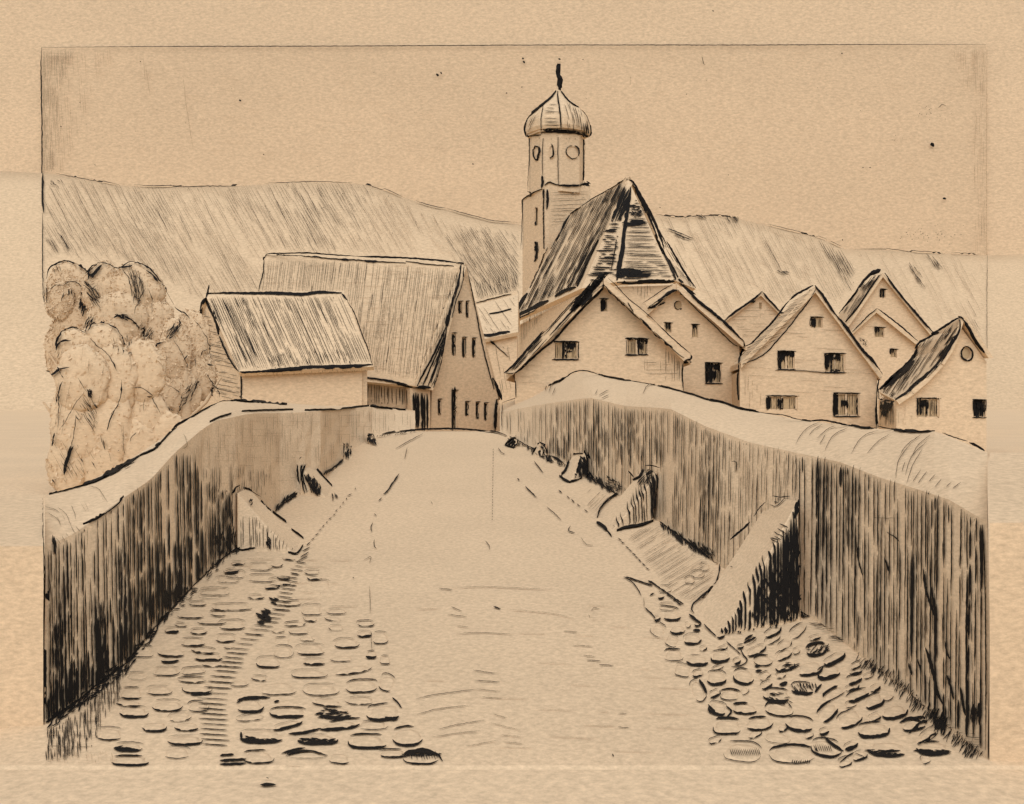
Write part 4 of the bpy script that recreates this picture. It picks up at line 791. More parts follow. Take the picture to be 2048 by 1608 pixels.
prof = [(65, 271), (67.5, 264), (66, 250), (61, 238), (52, 226), (40, 214), (28, 204), (17, 195), (9, 187), (4.5, 180), (3.2, 172)]
dv_, df = [], []
for r, y in prof:
    for i in range(16):
        an = math.radians(8) + i * math.pi / 8; rr_ = r / F * Td * (1 if i % 2 == 0 else .955)
        dv_.append((P(1116, y, Td).x + rr_ * math.sin(an), oc.y - rr_ * math.cos(an), P(0, y, Td).z))
for j in range(len(prof) - 1):
    for i in range(16): df.append((j * 16 + i, j * 16 + (i + 1) % 16, (j + 1) * 16 + (i + 1) % 16, (j + 1) * 16 + i))
df.append(tuple(range(16)))
mesh('onion_dome', dv_, df, M_church, ch)
sv, sf = [], []
sp_ = [(1118, 184, 4), (1118, 170, 4.6), (1120, 158, 5.2), (1117, 150, 3.6), (1117, 138, 4.2), (1118, 128, 3.4)]
for x, y, r in sp_:
    for i in range(8): an = i * math.pi / 4; sv.append((P(x, y, Td).x + r / F * Td * math.cos(an), Td + r / F * Td * math.sin(an), P(0, y, Td).z))
for j in range(len(sp_) - 1):
    for i in range(8): sf.append((j * 8 + i, j * 8 + (i + 1) % 8, (j + 1) * 8 + (i + 1) % 8, (j + 1) * 8 + i))
sf.append(tuple(range(len(sv) - 8, len(sv))))
M_dark = paper('spire_iron', .05, (.016, .013, .011), fine=.3)
mesh('spire', sv, sf, M_dark, ch)
# round clock and belfry openings as recessed rings on the octagon
ob = bvh_of(ch)
def ring(cx, cy, rx, ry, name):
    v, f = [], []; n = 16
    for i in range(n):
        an = 2 * math.pi * i / n
        for m in (1, .82):
            h = ob.ray_cast(CAM, ray(cx + rx * m * math.cos(an), cy + ry * m * math.sin(an)).normalized())
            p = h[0] if h[0] else P(cx, cy, Td - 3)
            v += [p + Vector((0, -.1, 0)), p + Vector((0, .1, 0))]
    for i in range(n):
        k_ = i * 4; e = (i + 1) % n * 4; f += [(k_, e, e + 2, k_ + 2), (k_, k_ + 1, e + 1, e), (k_ + 2, e + 2, e + 3, k_ + 3)]
    mesh(name, v, f, M_church, ch)
ring(1145, 304, 13, 13, 'clock_face'); ring(1074, 305, 7, 15, 'belfry_opening'); ring(1104, 303, 6, 15, 'belfry_opening')
# nave
ap, rb = P(1257, 360, 105), P(1140, 432, 125)
e1, e2 = P(1018, 643, 119), P(1163, 577, 99); f1, f2 = P(1237, 563, 97), P(1348, 560, 99); g1 = P(1392, 578, 112)
rbr = P(1262, 470, 128)
slab('nave_roof', [ap, rb, e1, e2], .5, M_roof, ch)
slab('apse_roof', [ap, e2, f1], .5, M_roof, ch); slab('apse_roof', [ap, f1, f2], .5, M_roof, ch); slab('nave_roof', [ap, f2, g1, P(1320, 500, 126)], .4, M_roof, ch)
slab('nave_roof', [ap, P(1320, 500, 126), rb], .4, M_roof, ch)
def drop(p, z=0.5): return Vector((p.x, p.y, z))
ins = Vector((0, .7, -.4))
for p, q_ in ((e1 + Vector((1.0, 0, 0)), e2), (e2, f1), (f1, f2), (f2, g1 + Vector((-1.2, 0, 0)))):
    slab('nave_wall', [p + ins, q_ + ins, drop(q_ + ins), drop(p + ins)], .5, M_church, ch)
k = Ink(bvh_of(ch), 118, .0012)
outlines(k, [('3:535,330 500,380 440,430 380,480 330,520 305,545', (2.4, 4), .95), ('3:305,545 285,600 278,640 290,700', 4.4, 1.0), ('3:290,690 330,690 410,685', 2.4, .9), ('3:570,335 600,380 650,430 720,465', 1.8, .8), ('3:720,465 770,520 800,590 810,650 795,700', 1.4, .75), ('3:545,330 548,400 560,470 570,560 575,640', 3, .9), ('3:430,450 415,540 412,620 415,680', 1.2, .75),
              ('3:415,665 500,655 580,660 680,665 790,690', 6.5, 1.05), ('3:520,650 600,655 720,668', 6, 1.1), ('3:320,710 315,850 308,1000 303,1140', 1.3, .7), ('3:430,710 422,850 424,1000', 1, .6), ('3:550,700 548,850 552,1080', 1.3, .8), ('3:748,720 750,900 745,1050', 1.5, .8), ('3:765,730 760,900 755,1040', .9, .5),
              ('3:265,1205 300,1180 350,1150 425,1115', 2, .8), ('3:265,1205 262,1300 255,1440 248,1600', 1.3, .65), ('3:420,1010 425,1060 415,1110', 5, 1.0), ('3:440,1090 480,1065 520,1080 570,1090', 2.6, .9), ('3:550,1090 640,1092 730,1090', 4.4, 1.0), ('3:725,1080 790,1075 800,1065', 6, 1.0), ('3:440,1130 435,1300 440,1600', 1, .55), ('3:455,1120 460,1200 455,1280', 5, .95), ('3:435,1120 438,1200', 2.4, .9),
              ('3:550,110 545,200 570,240 555,320', 8, 1.0), ('3:300,1140 330,1145 330,1155', 2.2, .85),
              ('3:375,1265 372,1320 372,1360 375,1410', 4.4, 1.0), ('3:370,1540 378,1600', 8, 1.05), ('4:365,20 370,90 355,170', 7.5, 1.05), ('3:655,765 620,785 608,820 625,855 665,875 700,865', 1.3, .7), ('3:680,768 710,800 710,850', 2.6, .85), ('3:495,755 510,800 510,850 480,872', 3, .95), ('3:400,780 402,820 385,870', 3.4, .95), ('3:352,800 355,850 375,885 395,860', 2, .85), ('3:355,800 370,770 400,780', 1.2, .7),
              ('3:1090,1025 1060,1060 940,1130 800,1210 700,1285 640,1325', 2.4, .95), ('3:640,1325 600,1390 560,1480 490,1600', 5, 1.05), ('3:1100,1040 1150,1060 1200,1150 1300,1330 1370,1500 1400,1600', 5.5, 1.05), ('3:1130,1050 1210,1200 1300,1400 1370,1600', 6, 1.05), ('3:1190,1150 1330,1400 1440,1600', 2.6, .95),
              ('4:1310,0 1360,100 1420,230 1460,310', 6.5, 1.05), ('4:1390,10 1450,110 1530,250 1620,380', 4.5, 1.0), ('4:1340,30 1400,150 1480,300', 2, .9), ('4:1480,310 1560,390 1620,430', 5, 1.0),
              ('4:1000,330 1100,335 1250,325 1400,325 1460,315', 4.5, 1.05), ('4:1055,0 1040,100 1020,200 1003,320', 7.5, 1.05), ('4:1000,0 985,100 960,230', 1.4, .7), ('3:1130,1100 1110,1250 1090,1400 1060,1600', 6, .95),
              ('4:140,660 190,590 260,480 300,420', 7, 1.05), ('4:150,655 230,600 330,550 400,510 465,480', 8, 1.05), ('4:515,450 590,405 680,375', 6, 1.0), ('4:690,370 740,250 790,130 860,0', 5, 1.05), ('4:195,640 190,720 205,800 210,880', 2.2, .85), ('4:195,640 192,720', 3.6, .95), ('4:450,60 400,200 320,380', 1, .5)])
# spotty hatching of roofs
roofL = pts('3', '1060,1065 950,1135 800,1215 650,1325 600,1400 500,1600') + pts('4', '300,420 180,590 300,560 460,470 690,365 860,0') + pts('3', '900,1500 1000,1280 1080,1110')
k.hatch(roofL, 117, 3.9, 1.7, .78, seg=(25, 90), gap=(0, 8), cov=.85, end=4, dens=blobs([(1100, 580, 40, 50, .2), (1150, 540, 30, 40, .3), (1230, 420, 25, 60, .5), (1190, 520, 25, 50, .4), (1160, 460, 25, 40, -.15), (1130, 560, 20, 40, -.1)]))
k.hatch(roofL, 118, 5.5, 1.2, .6, seg=(12, 50), gap=(2, 20), cov=.45, end=4)
hipL = pts('3', '1090,1100 1130,1120 1110,1250 1060,1420 1030,1600') + [(1228, 555), (1170, 572), (1186, 530)] + pts('3', '900,1500 980,1330 1040,1220')
k.hatch(pts('3', '1085,1100 1130,1110 1110,1250 1060,1390 950,1390 1010,1260'), 112, 3.4, 4.2, .95, seg=(20, 80), gap=(0, 3), cov=1, end=2)
k.hatch(pts('3', '950,1390 1060,1390 1030,1600') + [(1228, 548), (1190, 560), (1170, 575), (1192, 520)], 2, 5.2, 3.0, .82, seg=(16, 40), gap=(0, 8), cov=.85, end=10)
hipR = pts('3', '1150,1200 1180,1190 1250,1330 1360,1600') + [(1345, 556), (1240, 562), (1248, 500), (1258, 430)]
k.hatch(hipR, 1, 5.4, 1.7, .74, seg=(25, 70), gap=(0, 10), cov=.85, end=8, dens=blobs([(1262, 555, 30, 10, .25), (1270, 410, 12, 40, .3), (1270, 540, 30, 12, .1)]))
k.scrub(pts('4', '1020,220 1180,240 1280,270 1180,300 1020,300'), 30, (16, 34), 2, 6, 3, .9)
k.scrub(pts('3', '1120,1370 1240,1380 1200,1410 1110,1420'), 16, (16, 30), 0, 5, 3, .9); k.scrub(pts('3', '1130,1230 1200,1270 1210,1350 1130,1350'), 22, (6, 16), 10, 40, 2.4, .8)
k.hatch(pts('3', '1190,1160 1220,1230 1310,1380 1400,1600 1450,1600 1330,1370'), 62, 3.8, 1.3, .7, seg=(20, 60), cov=.7)
k.hatch(pts('4', '1370,60 1400,60 1600,350 1600,400 1500,300'), 60, 4, 1.4, .75, seg=(15, 40), cov=.7)
k.hatch(pts('4', '1040,345 1350,345 1200,480'), 90, 6, .8, .5, seg=(15, 50), cov=.6); k.hatch(pts('4', '1040,345 1350,345 1200,480'), 0, 8, .6, .35, seg=(15, 50), cov=.4)
k.hatch(pts('4', '215,640 450,520 420,600 215,880'), 90, 4.4, .8, .5, seg=(15, 50), cov=.7)
k.hatch(pts('3', '470,1120 780,1115 790,1200 640,1330 590,1400 470,1440'), -2, 7, .9, .6, seg=(30, 90), gap=(2, 10), cov=.85, end=8)
dome_r = pts('3', '590,390 650,440 740,500 790,590 790,680 590,650')
k.hatch(dome_r, 78, 4.2, 1.2, .68, seg=(15, 50), gap=(0, 8), cov=.8, end=3, bend=-6); k.hatch(pts('3', '740,570 790,600 800,690 760,690'), 80, 3.2, 2, .85, seg=(10, 30), cov=.9)
k.hatch(pts('3', '480,440 550,440 570,640 420,640 430,500'), 2, 4.6, 1.2, .72, seg=(12, 30), gap=(0, 6), cov=.75, end=6); k.hatch(pts('3', '440,600 570,600 575,650 430,650'), 2, 3, 1.6, .8, seg=(10, 30), cov=.8)
k.hatch(pts('3', '310,570 400,500 400,530 340,640 310,660'), 115, 5, .9, .6, seg=(10, 30), cov=.6)
k.hatch(pts('3', '300,700 800,700 790,730 320,720'), 90, 3.6, .9, .6, seg=(4, 9), gap=(20, 30), cov=.8)
k.scrub(pts('3', '740,1070 800,1060 790,1090 740,1095'), 10, (6, 10), 10, 40, 2.4, .9); k.hatch(pts('3', '785,1110 815,1110 800,1200'), 90, 4, .7, .5, seg=(8, 20), cov=.6)
k.build('ink_hatching', ch); settle(ch)
# --- big barn
bn = thing('barn', 'big barn with very tall steep roof and narrow gable behind the crest', 'barn')
Ab, Bb = P(931, 527, 59.3), P(530, 510, 56.4)
Eb, Fb = P(832, 772, 56.3), P(478, 742, 53.6)
slab('roof', [Ab, Bb, Fb, Eb], .3, M_roof, bn)
bk1 = Ab + Vector((Ab.x - Eb.x, Ab.y - Eb.y, Eb.z - Ab.z)); bk2 = Bb + Vector((Ab.x - Eb.x, Ab.y - Eb.y, Eb.z - Ab.z))
bk1 = P(1001, 800, 61.6); bk2 = bk1 + (Bb - Ab)
slab('roof', [Ab, bk1, bk2, Bb], .3, M_roof, bn)
pg = plane3(P(860, 860, 57.6), P(1003, 860, 61.4), P(930, 530, 59.5))
z2 = lambda x0, y0, x1, y1: (380 + x0 / 3.012, 480 + y0 / 3.012, 380 + x1 / 3.012, 480 + y1 / 3.012)
bw = [z2(1615, 368, 1640, 445), z2(1660, 368, 1680, 470), z2(1576, 560, 1602, 700), z2(1638, 585, 1666, 712), z2(1698, 590, 1722, 710), z2(1492, 958, 1515, 1058), z2(1574, 905, 1612, 1150), z2(1656, 972, 1682, 1062), z2(1720, 975, 1744, 1082), z2(1770, 980, 1794, 1090)]
wall('gable_wall', [(860, 900), (864, 782), (930, 534), (999, 806), (1003, 900)], pg, .35, M_house, bn, bw, ['window'] * 6 + ['door'] + ['window'] * 3)
fw0, fw1 = P(858, 780, 57.2), P(500, 756, 55)
slab('side_wall', [P(824, 776, 57.0), P(720, 752, 56.4), P(500, 750, 55.2), P(500, 900, 55.2), P(828, 900, 57.0)], .3, M_house, bn)
slab('corner_pier', [P(820, 776, 56.3), P(860, 780, 57.2), P(861, 900, 57.2), P(828, 900, 56.3)], .3, M_house, bn)
slab('barge_board', [P(924, 530, 59.0), P(828, 772, 56.2), P(866, 781, 56.9), P(933, 533, 59.0)], .12, M_roof, bn)
slab('side_wall', [bk1 + Vector((0, -.5, -.3)), bk2 + Vector((.5, -.5, -.3)), drop(bk2 + Vector((.5, -.5, 0)), .8), drop(bk1 + Vector((0, -.5, 0)), .8)], .3, M_house, bn)
slab('gable_wall', [P(500, 750, 55.5), Bb + Vector((.5, 0, -.4)), bk2 + Vector((.5, -.5, -.4)), drop(bk2 + Vector((.5, -.5, 0)), .8), drop(P(500, 750, 55.5), .8)], .3, M_house, bn)
k = Ink(bvh_of(bn), 58, .0009)
outlines(k, [('2:445,120 455,95 480,82 600,80 720,78 850,88 1000,98', 3, .95), ('2:1000,98 1150,102 1300,108 1450,118 1560,130 1650,145', 4, 1.0), ('2:520,92 700,98 850,115 1000,122 1130,132 1300,140', 2, .85), ('2:1050,130 1130,132', 4.5, 1), ('2:910,120 960,122', 4.5, 1), ('2:1300,130 1450,150 1590,158', 1.6, .8), ('2:445,110 440,200 420,270 412,310', 2, .85), ('2:440,120 450,100', 5, 1),
              ('2:1635,145 1615,260 1580,370 1560,450 1550,520', (3, 6), 1.0), ('2:1650,150 1640,250 1600,370 1575,470', 2, .85), ('2:1550,450 1545,520', 8, 1.05), ('2:1660,140 1690,270 1720,420 1750,590 1790,760 1830,900', 2, .85), ('2:1820,830 1850,890 1880,965', 7, 1.05), ('2:1540,520 1470,680 1400,810 1365,880', 4, .95), ('2:1545,520 1525,640 1500,760 1465,890', 4, 1.0), ('2:1520,600 1450,760 1400,880', 3, .9), ('2:1510,640 1470,780 1430,880', 3, .95), ('2:1530,560 1500,700 1450,860', 2.4, .9),
              ('2:1040,828 1120,838 1220,855 1340,885', 4.5, 1.0), ('2:1030,825 1048,790', 2, .9), ('2:1365,885 1450,890', 6, 1.05), ('2:1845,960 1838,1050 1835,1150', 7, 1.05), ('2:1845,960 1870,955', 2, .9), ('2:1040,845 1040,1000', 1.4, .7)])
rp = [(535, 520), (700, 522), (925, 540), (905, 620), (880, 680), (835, 765), (750, 745), (745, 733), (690, 590), (520, 585)]
k.hatch(rp, 97, 4.2, .66, .54, seg=(30, 90), gap=(1, 8), cov=.9, end=5, dens=blobs([(870, 560, 40, 40, .1), (590, 535, 50, 20, .1), (850, 690, 40, 60, .1)]))
k.hatch(rp, 98, 15, 1.0, .66, seg=(10, 40), gap=(20, 80), cov=.35, end=5); k.hatch(rp, 0, 8, .55, .3, seg=(8, 30), gap=(8, 60), cov=.35)
k.hatch([(728, 762), (818, 778), (818, 812), (730, 808)], 90, 5.4, 1.7, .78, seg=(20, 60), gap=(0, 5), cov=.95, end=4)
k.hatch([(822, 782), (858, 786), (860, 862), (830, 860)], 89, 4.6, 4.6, .95, seg=(30, 80), gap=(0, 4), cov=1, end=2)
k.hatch([(885, 650), (896, 650), (866, 778), (835, 770)], 115, 3.6, 1.4, .75, seg=(20, 60), cov=.6)
k.hatch([(740, 822), (828, 830), (830, 858), (745, 868)], 90, 5, .7, .4, seg=(10, 30), cov=.5)
for r_ in bw: 
    x0, y0, x1, y1 = r_; k.stroke([(x0 + 1, y0), (x0 + 2, y1)], (3, 4), 1); k.stroke([((x0 + x1) / 2 + 1, y0 + 3), ((x0 + x1) / 2 + 1, y1 - 2)], 2.2, .85); k.stroke([(x0 - 1, y0), (x1 + 2, y0)], 2, .85)
k.scrub([(903, 785), (912, 783), (910, 850), (904, 850)], 16, (14, 30), 88, 8, 2.6, .9)
fin(k, bn)
# --- small barn
sb = thing('barn', 'low shed barn with dark hatched roof in front of the big barn', 'barn')
slab('roof', [P(412, 592, 52), P(688, 587, 52), P(747, 733, 49), P(478, 745, 49)], .25, M_roof, sb)
slab('roof', [P(412, 592, 52), P(688, 587, 52), P(625, 742, 54.9), P(350, 744, 54.9)], .25, M_roof, sb)
slab('wall', [P(484, 744, 49.5), P(724, 736, 49.5), P(724, 912, 49.5), P(484, 912, 49.5)], .25, M_house, sb)
slab('gable_wall', [P(484, 748, 49.6), P(416, 604, 52.1), P(362, 746, 54.7), P(362, 905, 54.7), P(484, 912, 49.6)], .25, M_house, sb)
slab('wall', [P(724, 740, 49.6), P(686, 602, 52.1), P(640, 746, 54.6), P(640, 905, 54.6), P(724, 912, 49.6)], .25, M_house, sb)
k = Ink(bvh_of(sb), 50, .0009)
outlines(k, [('2:95,325 200,320 400,322 550,325 680,330 780,318 915,322', 6, 1.05), ('2:100,345 75,380 58,465', 6.5, 1.05), ('2:95,370 115,270', 4, 1.0), ('2:90,350 130,420 165,500 175,570', 6, 1.0), ('2:180,580 215,660 250,730 295,795', 3.4, .95), ('2:915,325 950,365', 4, .95), ('2:945,365 990,440 1040,580 1070,650 1100,755', 2.2, .85), ('2:300,797 380,795 440,790', 1.8, .8), ('2:430,792 560,782 700,770 850,765 1000,760 1100,752', 6, 1.05),
              ('2:310,810 312,880 312,960', 2, .85), ('2:300,940 320,950', 1.6, .8)])
rp = pts('2', '110,345 915,340 1090,745 295,790')
k.hatch(rp, 66, 4.2, 1.05, .7, seg=(30, 120), gap=(1, 10), cov=.85, end=6, dens=blobs([(455, 620, 30, 30, .3), (480, 650, 30, 50, .2), (640, 640, 30, 30, .12), (560, 735, 60, 10, .3), (700, 720, 30, 20, .1)]))
k.hatch(rp, 67, 9, .9, .6, seg=(15, 60), gap=(10, 50), cov=.35, end=4)
k.hatch(pts('2', '110,345 330,345 440,770 295,790'), 66, 8, 2.2, .85, seg=(20, 70), gap=(10, 60), cov=.35, end=4)
k.hatch(pts('2', '420,700 900,660 1080,745 440,780'), 68, 6, 1.5, .8, seg=(10, 24), gap=(2, 30), cov=.5)
k.hatch(pts('2', '95,400 180,580 300,800 310,950 160,960 130,850 100,700 60,500'), 12, 5.2, 1.1, .66, seg=(12, 34), gap=(1, 10), cov=.8, end=8)
k.hatch(pts('2', '330,802 1080,765 1080,790 330,835'), 90, 5, .9, .55, seg=(5, 12), gap=(20, 30), cov=.8)
fin(k, sb)
# --- village houses, left to right
z4 = lambda x0, y0, x1, y1: (980 + x0 / 3.938, 480 + y0 / 3.938, 980 + x1 / 3.938, 480 + y1 / 3.938)
z5 = lambda x0, y0, x1, y1: (1420 + x0 / 3.531, 520 + y0 / 3.531, 1420 + x1 / 3.531, 520 + y1 / 3.531)
hC = (1518, 605, 1524, 618)
t, k = gable_house('far plain gable half hidden between two larger roofs', (1522, 584), (1446, 640), (1586, 648), 830, 86, 9, [hC], skew=2)
outlines(k, [('5:100,430 170,370 260,310 320,265 370,218', 4.2, .95), ('5:370,225 430,295 500,370', 4, .95), ('5:290,300 320,285', 7, 1)])
k.hatch([(1455, 640), (1520, 592), (1556, 628), (1500, 690), (1490, 680)], 0, 6, .7, .45, seg=(10, 40), gap=(3, 20), cov=.55); k.hatch([(1515, 600), (1530, 604), (1520, 640), (1512, 630)], 90, 5, .7, .45, seg=(8, 20), cov=.5)
fin(k, t)
hE = z5(1205, 205, 1240, 265)
t, k = gable_house('tallest far house with a dark roof edge and one small attic window', (1766, 546), (1690, 656), (1874, 678), 860, 78, 11, [hE], skew=1.8)
outlines(k, [('5:910,380 950,330 1000,270 1050,200 1100,130 1150,90 1205,68', (4, 7), 1.05), ('5:1130,100 1205,68', 9, 1.05), ('5:1235,90 1300,190 1380,290 1450,370 1520,450 1580,515', 5, 1.05), ('5:1205,100 1130,210 1050,330 960,440', 2, .8)])
k.hatch(pts('5', '930,380 1060,210 1130,120 1190,90 1130,210 970,440'), 122, 3.8, 1.5, .75, seg=(15, 50), gap=(0, 8), cov=.85, end=3)
win_ink(k, hE, [(0, .0, .5, .9)], bord='t', tone=.7); fin(k, t)
hF = [z5(1165, 475, 1230, 548), z5(1275, 628, 1320, 690)]
t, k = gable_house('small pale house in front of the tallest one, with two tiny windows', (1753, 616), (1695, 668), (1852, 696), 870, 68, 8, hF, wl=1700, skew=2.6)
outlines(k, [('5:1005,505 1060,450 1120,390 1180,340', 2, .8), ('5:1180,340 1260,400 1350,470 1470,575', 3, .9)])
win_ink(k, hF[0], [(0, 0, .35, .5)], bord='t', tone=.6); win_ink(k, hF[1], [(0, 0, .3, .5)], bord='t', tone=.6)
k.hatch(pts('5', '1040,480 1180,400 1400,560 1200,740 1100,620'), 2, 9, .6, .35, seg=(10, 40), gap=(6, 40), cov=.4); k.scrub(pts('5', '1050,540 1100,570 1110,610 1070,600'), 12, (3, 7), 30, 40, 1.2, .7)
fin(k, t)
hB = [(1357, 610, 7, 9, 0), z4(1375, 650, 1430, 730), z4(1590, 662, 1640, 770), z4(1700, 965, 1825, 1130)]
t, k = gable_house('house with round attic window, white verge boards and one dark square window', (1353, 566), (1215, 692), (1492, 690), 850, 57, 9, hB, wr=1479, skew=1.3)
slab('barge_board', [P(1353, 567, 56.5), P(1290, 607, 56.5), P(1296, 617, 56.5), P(1355, 580, 56.5)], .1, M_house, t)
slab('barge_board', [P(1353.5, 567, 56.4), P(1490, 684, 56.4), P(1486, 694, 56.4), P(1354, 580, 56.4)], .1, M_house, t)
k = Ink(bvh_of(t), 57, .0009)
outlines(k, [('4:1200,500 1290,440 1380,380 1450,345', 1.6, .8), ('4:1240,540 1310,500 1370,450 1430,405 1480,395', 7, 1.05), ('4:1250,540 1330,510 1380,490', 5, 1.0), ('4:1480,395 1560,480 1650,570 1760,670 1850,760 1930,830 2005,845', 1.8, .85), ('4:1490,340 1560,400 1640,480 1740,560 1850,650 1930,730 2000,800', 6, 1.05), ('4:2000,800 2005,840', 3, .9), ('4:1970,860 1960,960 1955,1080 1960,1265', 2, .8), ('4:2005,845 1975,900 1965,970', 4, .95),
              ('4:1485,482 1460,490 1452,520 1465,545 1490,550', 2, .85), ('4:1490,545 1510,540', 4, .95)])
for r_, dk_, bo in [(hB[1], [(.3, 0, .7, .6)], 't'), (hB[2], [(.2, .1, .7, .3)], 't'), (hB[3], [(0, 0, .35, 1), (.4, .05, .8, .35), (.4, .4, .6, .8)], 'tb')]: win_ink(k, r_, dk_, bord=bo, tone=.8)
k.hatch([(1470, 700), (1480, 700), (1478, 780), (1470, 780)], 90, 4, .7, .4, cov=.5)
fin(k, t)
hD = [z5(482, 642, 598, 775), z5(812, 658, 955, 795), z5(400, 958, 618, 1062), z5(875, 938, 1055, 1105), z5(712, 402, 795, 480)]
t, k = gable_house('broad pale house with five windows, two of them black-edged upstairs', (1631, 573), (1482, 724), (1762, 748), 880, 51, 6.5, hD, over=0, skew=.9, wl=1480, wr=1754)
outlines(k, [('5:730,178 660,215 600,250 560,285', 4.5, 1.0), ('5:560,285 530,320 490,375 430,450 350,530 290,590 245,610', 4, 1.0), ('5:490,370 520,375', 4, 1), ('5:750,200 690,300 620,390 560,470 480,560 400,650 320,700 215,740', 2.4, .9), ('5:740,178 790,240 840,320 890,390', 5.5, 1.05), ('5:890,390 960,470 1020,560 1080,640 1140,700 1200,775', 6.5, 1.05), ('5:1200,775 1220,810', 1.4, .7),
              ('5:245,610 215,670 208,730', 4, 1.0), ('5:208,740 198,830 200,920 205,990', 2.4, .85), ('5:1215,820 1190,860 1178,960 1175,1060 1190,1185', 3, .95), ('5:1175,1000 1172,1100 1180,1185', 4.5, 1.0), ('5:460,778 600,780 740,790 860,800 950,800', 1.2, .65)])
k.hatch(pts('5', '730,190 560,300 440,450 290,600 230,640 220,720 330,690 480,550 620,390'), -22, 5.2, .8, .55, seg=(20, 70), gap=(1, 10), cov=.8, end=4)
for r_, dk_, bo in [(hD[0], [(0, 0, .4, .55), (0, .5, .12, 1), (.4, 0, .9, .3)], 'tlb'), (hD[1], [(0, 0, .28, .8), (.3, 0, .7, .35), (.3, .85, .7, 1)], 'tb'), (hD[2], [(0, .1, .1, .9), (.38, .2, .5, .9)], 't'), (hD[3], [(0, 0, .12, 1), (.3, .3, .5, .6)], 'tlb'), (hD[4], [(0, .1, .3, .9)], 't')]: win_ink(k, r_, dk_, bord=bo, tone=.62, sp=5)
wp = pts('5', '520,470 640,380 900,420 1100,700 1200,800 1170,1000 240,900 220,760 400,660')
k.hatch(wp, 3, 9, .55, .38, seg=(15, 50), gap=(10, 80), cov=.4, end=6, dens=blobs([(1600, 670, 60, 20, .2)])); k.hatch(pts('5', '220,760 340,880 400,1020 260,1060 210,980'), 90, 6, .7, .42, seg=(10, 40), cov=.5)
k.scrub(pts('5', '1070,550 1110,570 1110,600 1080,590'), 8, (3, 6), 30, 30, 1.4, .8)
fin(k, t)
hA = [z4(500, 800, 695, 942), z4(1075, 775, 1240, 905), z4(870, 462, 925, 565)]
t, k = gable_house('wide front house with black left roof edge and two shuttered windows', (1203, 556), (1012, 748), (1382, 716), 850, 49, 10, hA, wl=1030, wr=1367, skew=.7)
slab('barge_board', [P(1205, 562, 48.4), P(1200, 553, 48.4), P(1010, 746, 48.4), P(1025, 750, 48.4), P(1207, 572, 48.4)], .12, M_house, t)
slab('barge_board', [P(1207.5, 556, 48.3), P(1381, 713, 48.3), P(1368, 722, 48.3), P(1208, 569, 48.3)], .12, M_house, t)
k = Ink(bvh_of(t), 49, .0009)
outlines(k, [('4:945,260 900,270 850,290', 4, .95), ('4:110,1050 180,990 260,900 340,810 430,720', 5, 1.0), ('4:900,350 860,420 780,490 700,570 600,680 500,790 400,870 300,960 210,1040 120,1050', 4.5, 1.0), ('4:900,355 850,410 770,480 720,530', 9, 1.05), ('4:890,345 960,420 1060,510 1140,590 1230,660 1290,730', 3.4, .95), ('4:930,300 1000,365 1090,460 1200,550 1310,650', 1.8, .8), ('4:1310,650 1400,740 1500,830 1580,895', 2.2, .85), ('4:1085,490 1130,570', 2, .8),
              ('4:1285,735 1350,780', 4, .95), ('4:1370,800 1440,850', 3, .9), ('4:1290,720 1380,800 1460,880 1530,930', 1.4, .75), ('4:1580,900 1585,935 1530,950', 4, .95), ('4:1510,965 1590,960', 2.4, .9), ('4:1520,970 1512,1060 1525,1185', 2.6, .85), ('4:175,1060 200,1120 203,1240', 1.8, .8)])
band = pts('4', '950,255 860,270 760,370 640,490 520,620 400,730 280,870 180,980 120,1050 240,1020 330,930 470,790 620,640 760,480 880,350')
k.hatch(band, 132, 4.2, 2.3, .85, seg=(25, 80), gap=(0, 7), cov=.85, end=3, dens=blobs([(1170, 600, 30, 30, .4), (1190, 565, 20, 20, .4), (1140, 640, 20, 20, .3)])); k.scrub(pts('4', '700,440 880,280 900,300 720,510 640,560'), 90, (12, 28), 133, 12, 3.4, .95)
win_ink(k, hA[0], [(.4, 0, .5, 1), (.5, 0, .85, .4), (.5, .5, .7, .6)], bord='tbr', tone=.85, bw=3.6); win_ink(k, (hA[1][0], hA[1][1], hA[1][0] + 21, hA[1][3]), [], bord='tb', tone=.85, bw=4); win_ink(k, (hA[1][0] + 23, hA[1][1], hA[1][2], hA[1][3]), [(0, 0, .9, .3), (0, .3, .4, .7)], bord='tbl', tone=.6, bw=3); win_ink(k, hA[2], [(0.1, .1, .6, .9)], bord='t', tone=.7, bw=2.6)
k.hatch(pts('4', '1360,820 1510,960 1510,1130 1380,1120'), 90, 5.4, 1, .6, seg=(15, 50), gap=(1, 10), cov=.75, end=5); k.hatch(pts('4', '1200,950 1500,990 1500,1060 1210,1060'), 0, 4.6, .8, .5, seg=(15, 50), gap=(3, 16), cov=.6, end=6); k.hatch(pts('4', '1180,930 1400,950 1380,1050 1210,1040'), 90, 6, .7, .45, seg=(10, 30), cov=.5)
k.hatch(pts('4', '220,960 700,950 700,1020 400,1150 220,1200'), 2, 12, .5, .3, seg=(10, 40), gap=(20, 60), cov=.3)
fin(k, t)
hG = [(1932, 706, 11, 14, 0), z5(1465, 975, 1620, 1115), z5(1860, 985, 1945, 1112)]
t = thing('village_house', 'rightmost house with sagging dark roof, round attic window and black square window', 'house', 'gabled village houses')
gd = 45.0
wall('wall', [(1793, 925), (1793, 804), (1840, 762), (1882, 722), (1920, 652), (1966, 714), (1973, 724), (1973, 925)], front_plane(gd), .3, M_house, t, hG)
Ra, Re = P(1921, 634, gd - .3), P(1793, 800, gd - .3)
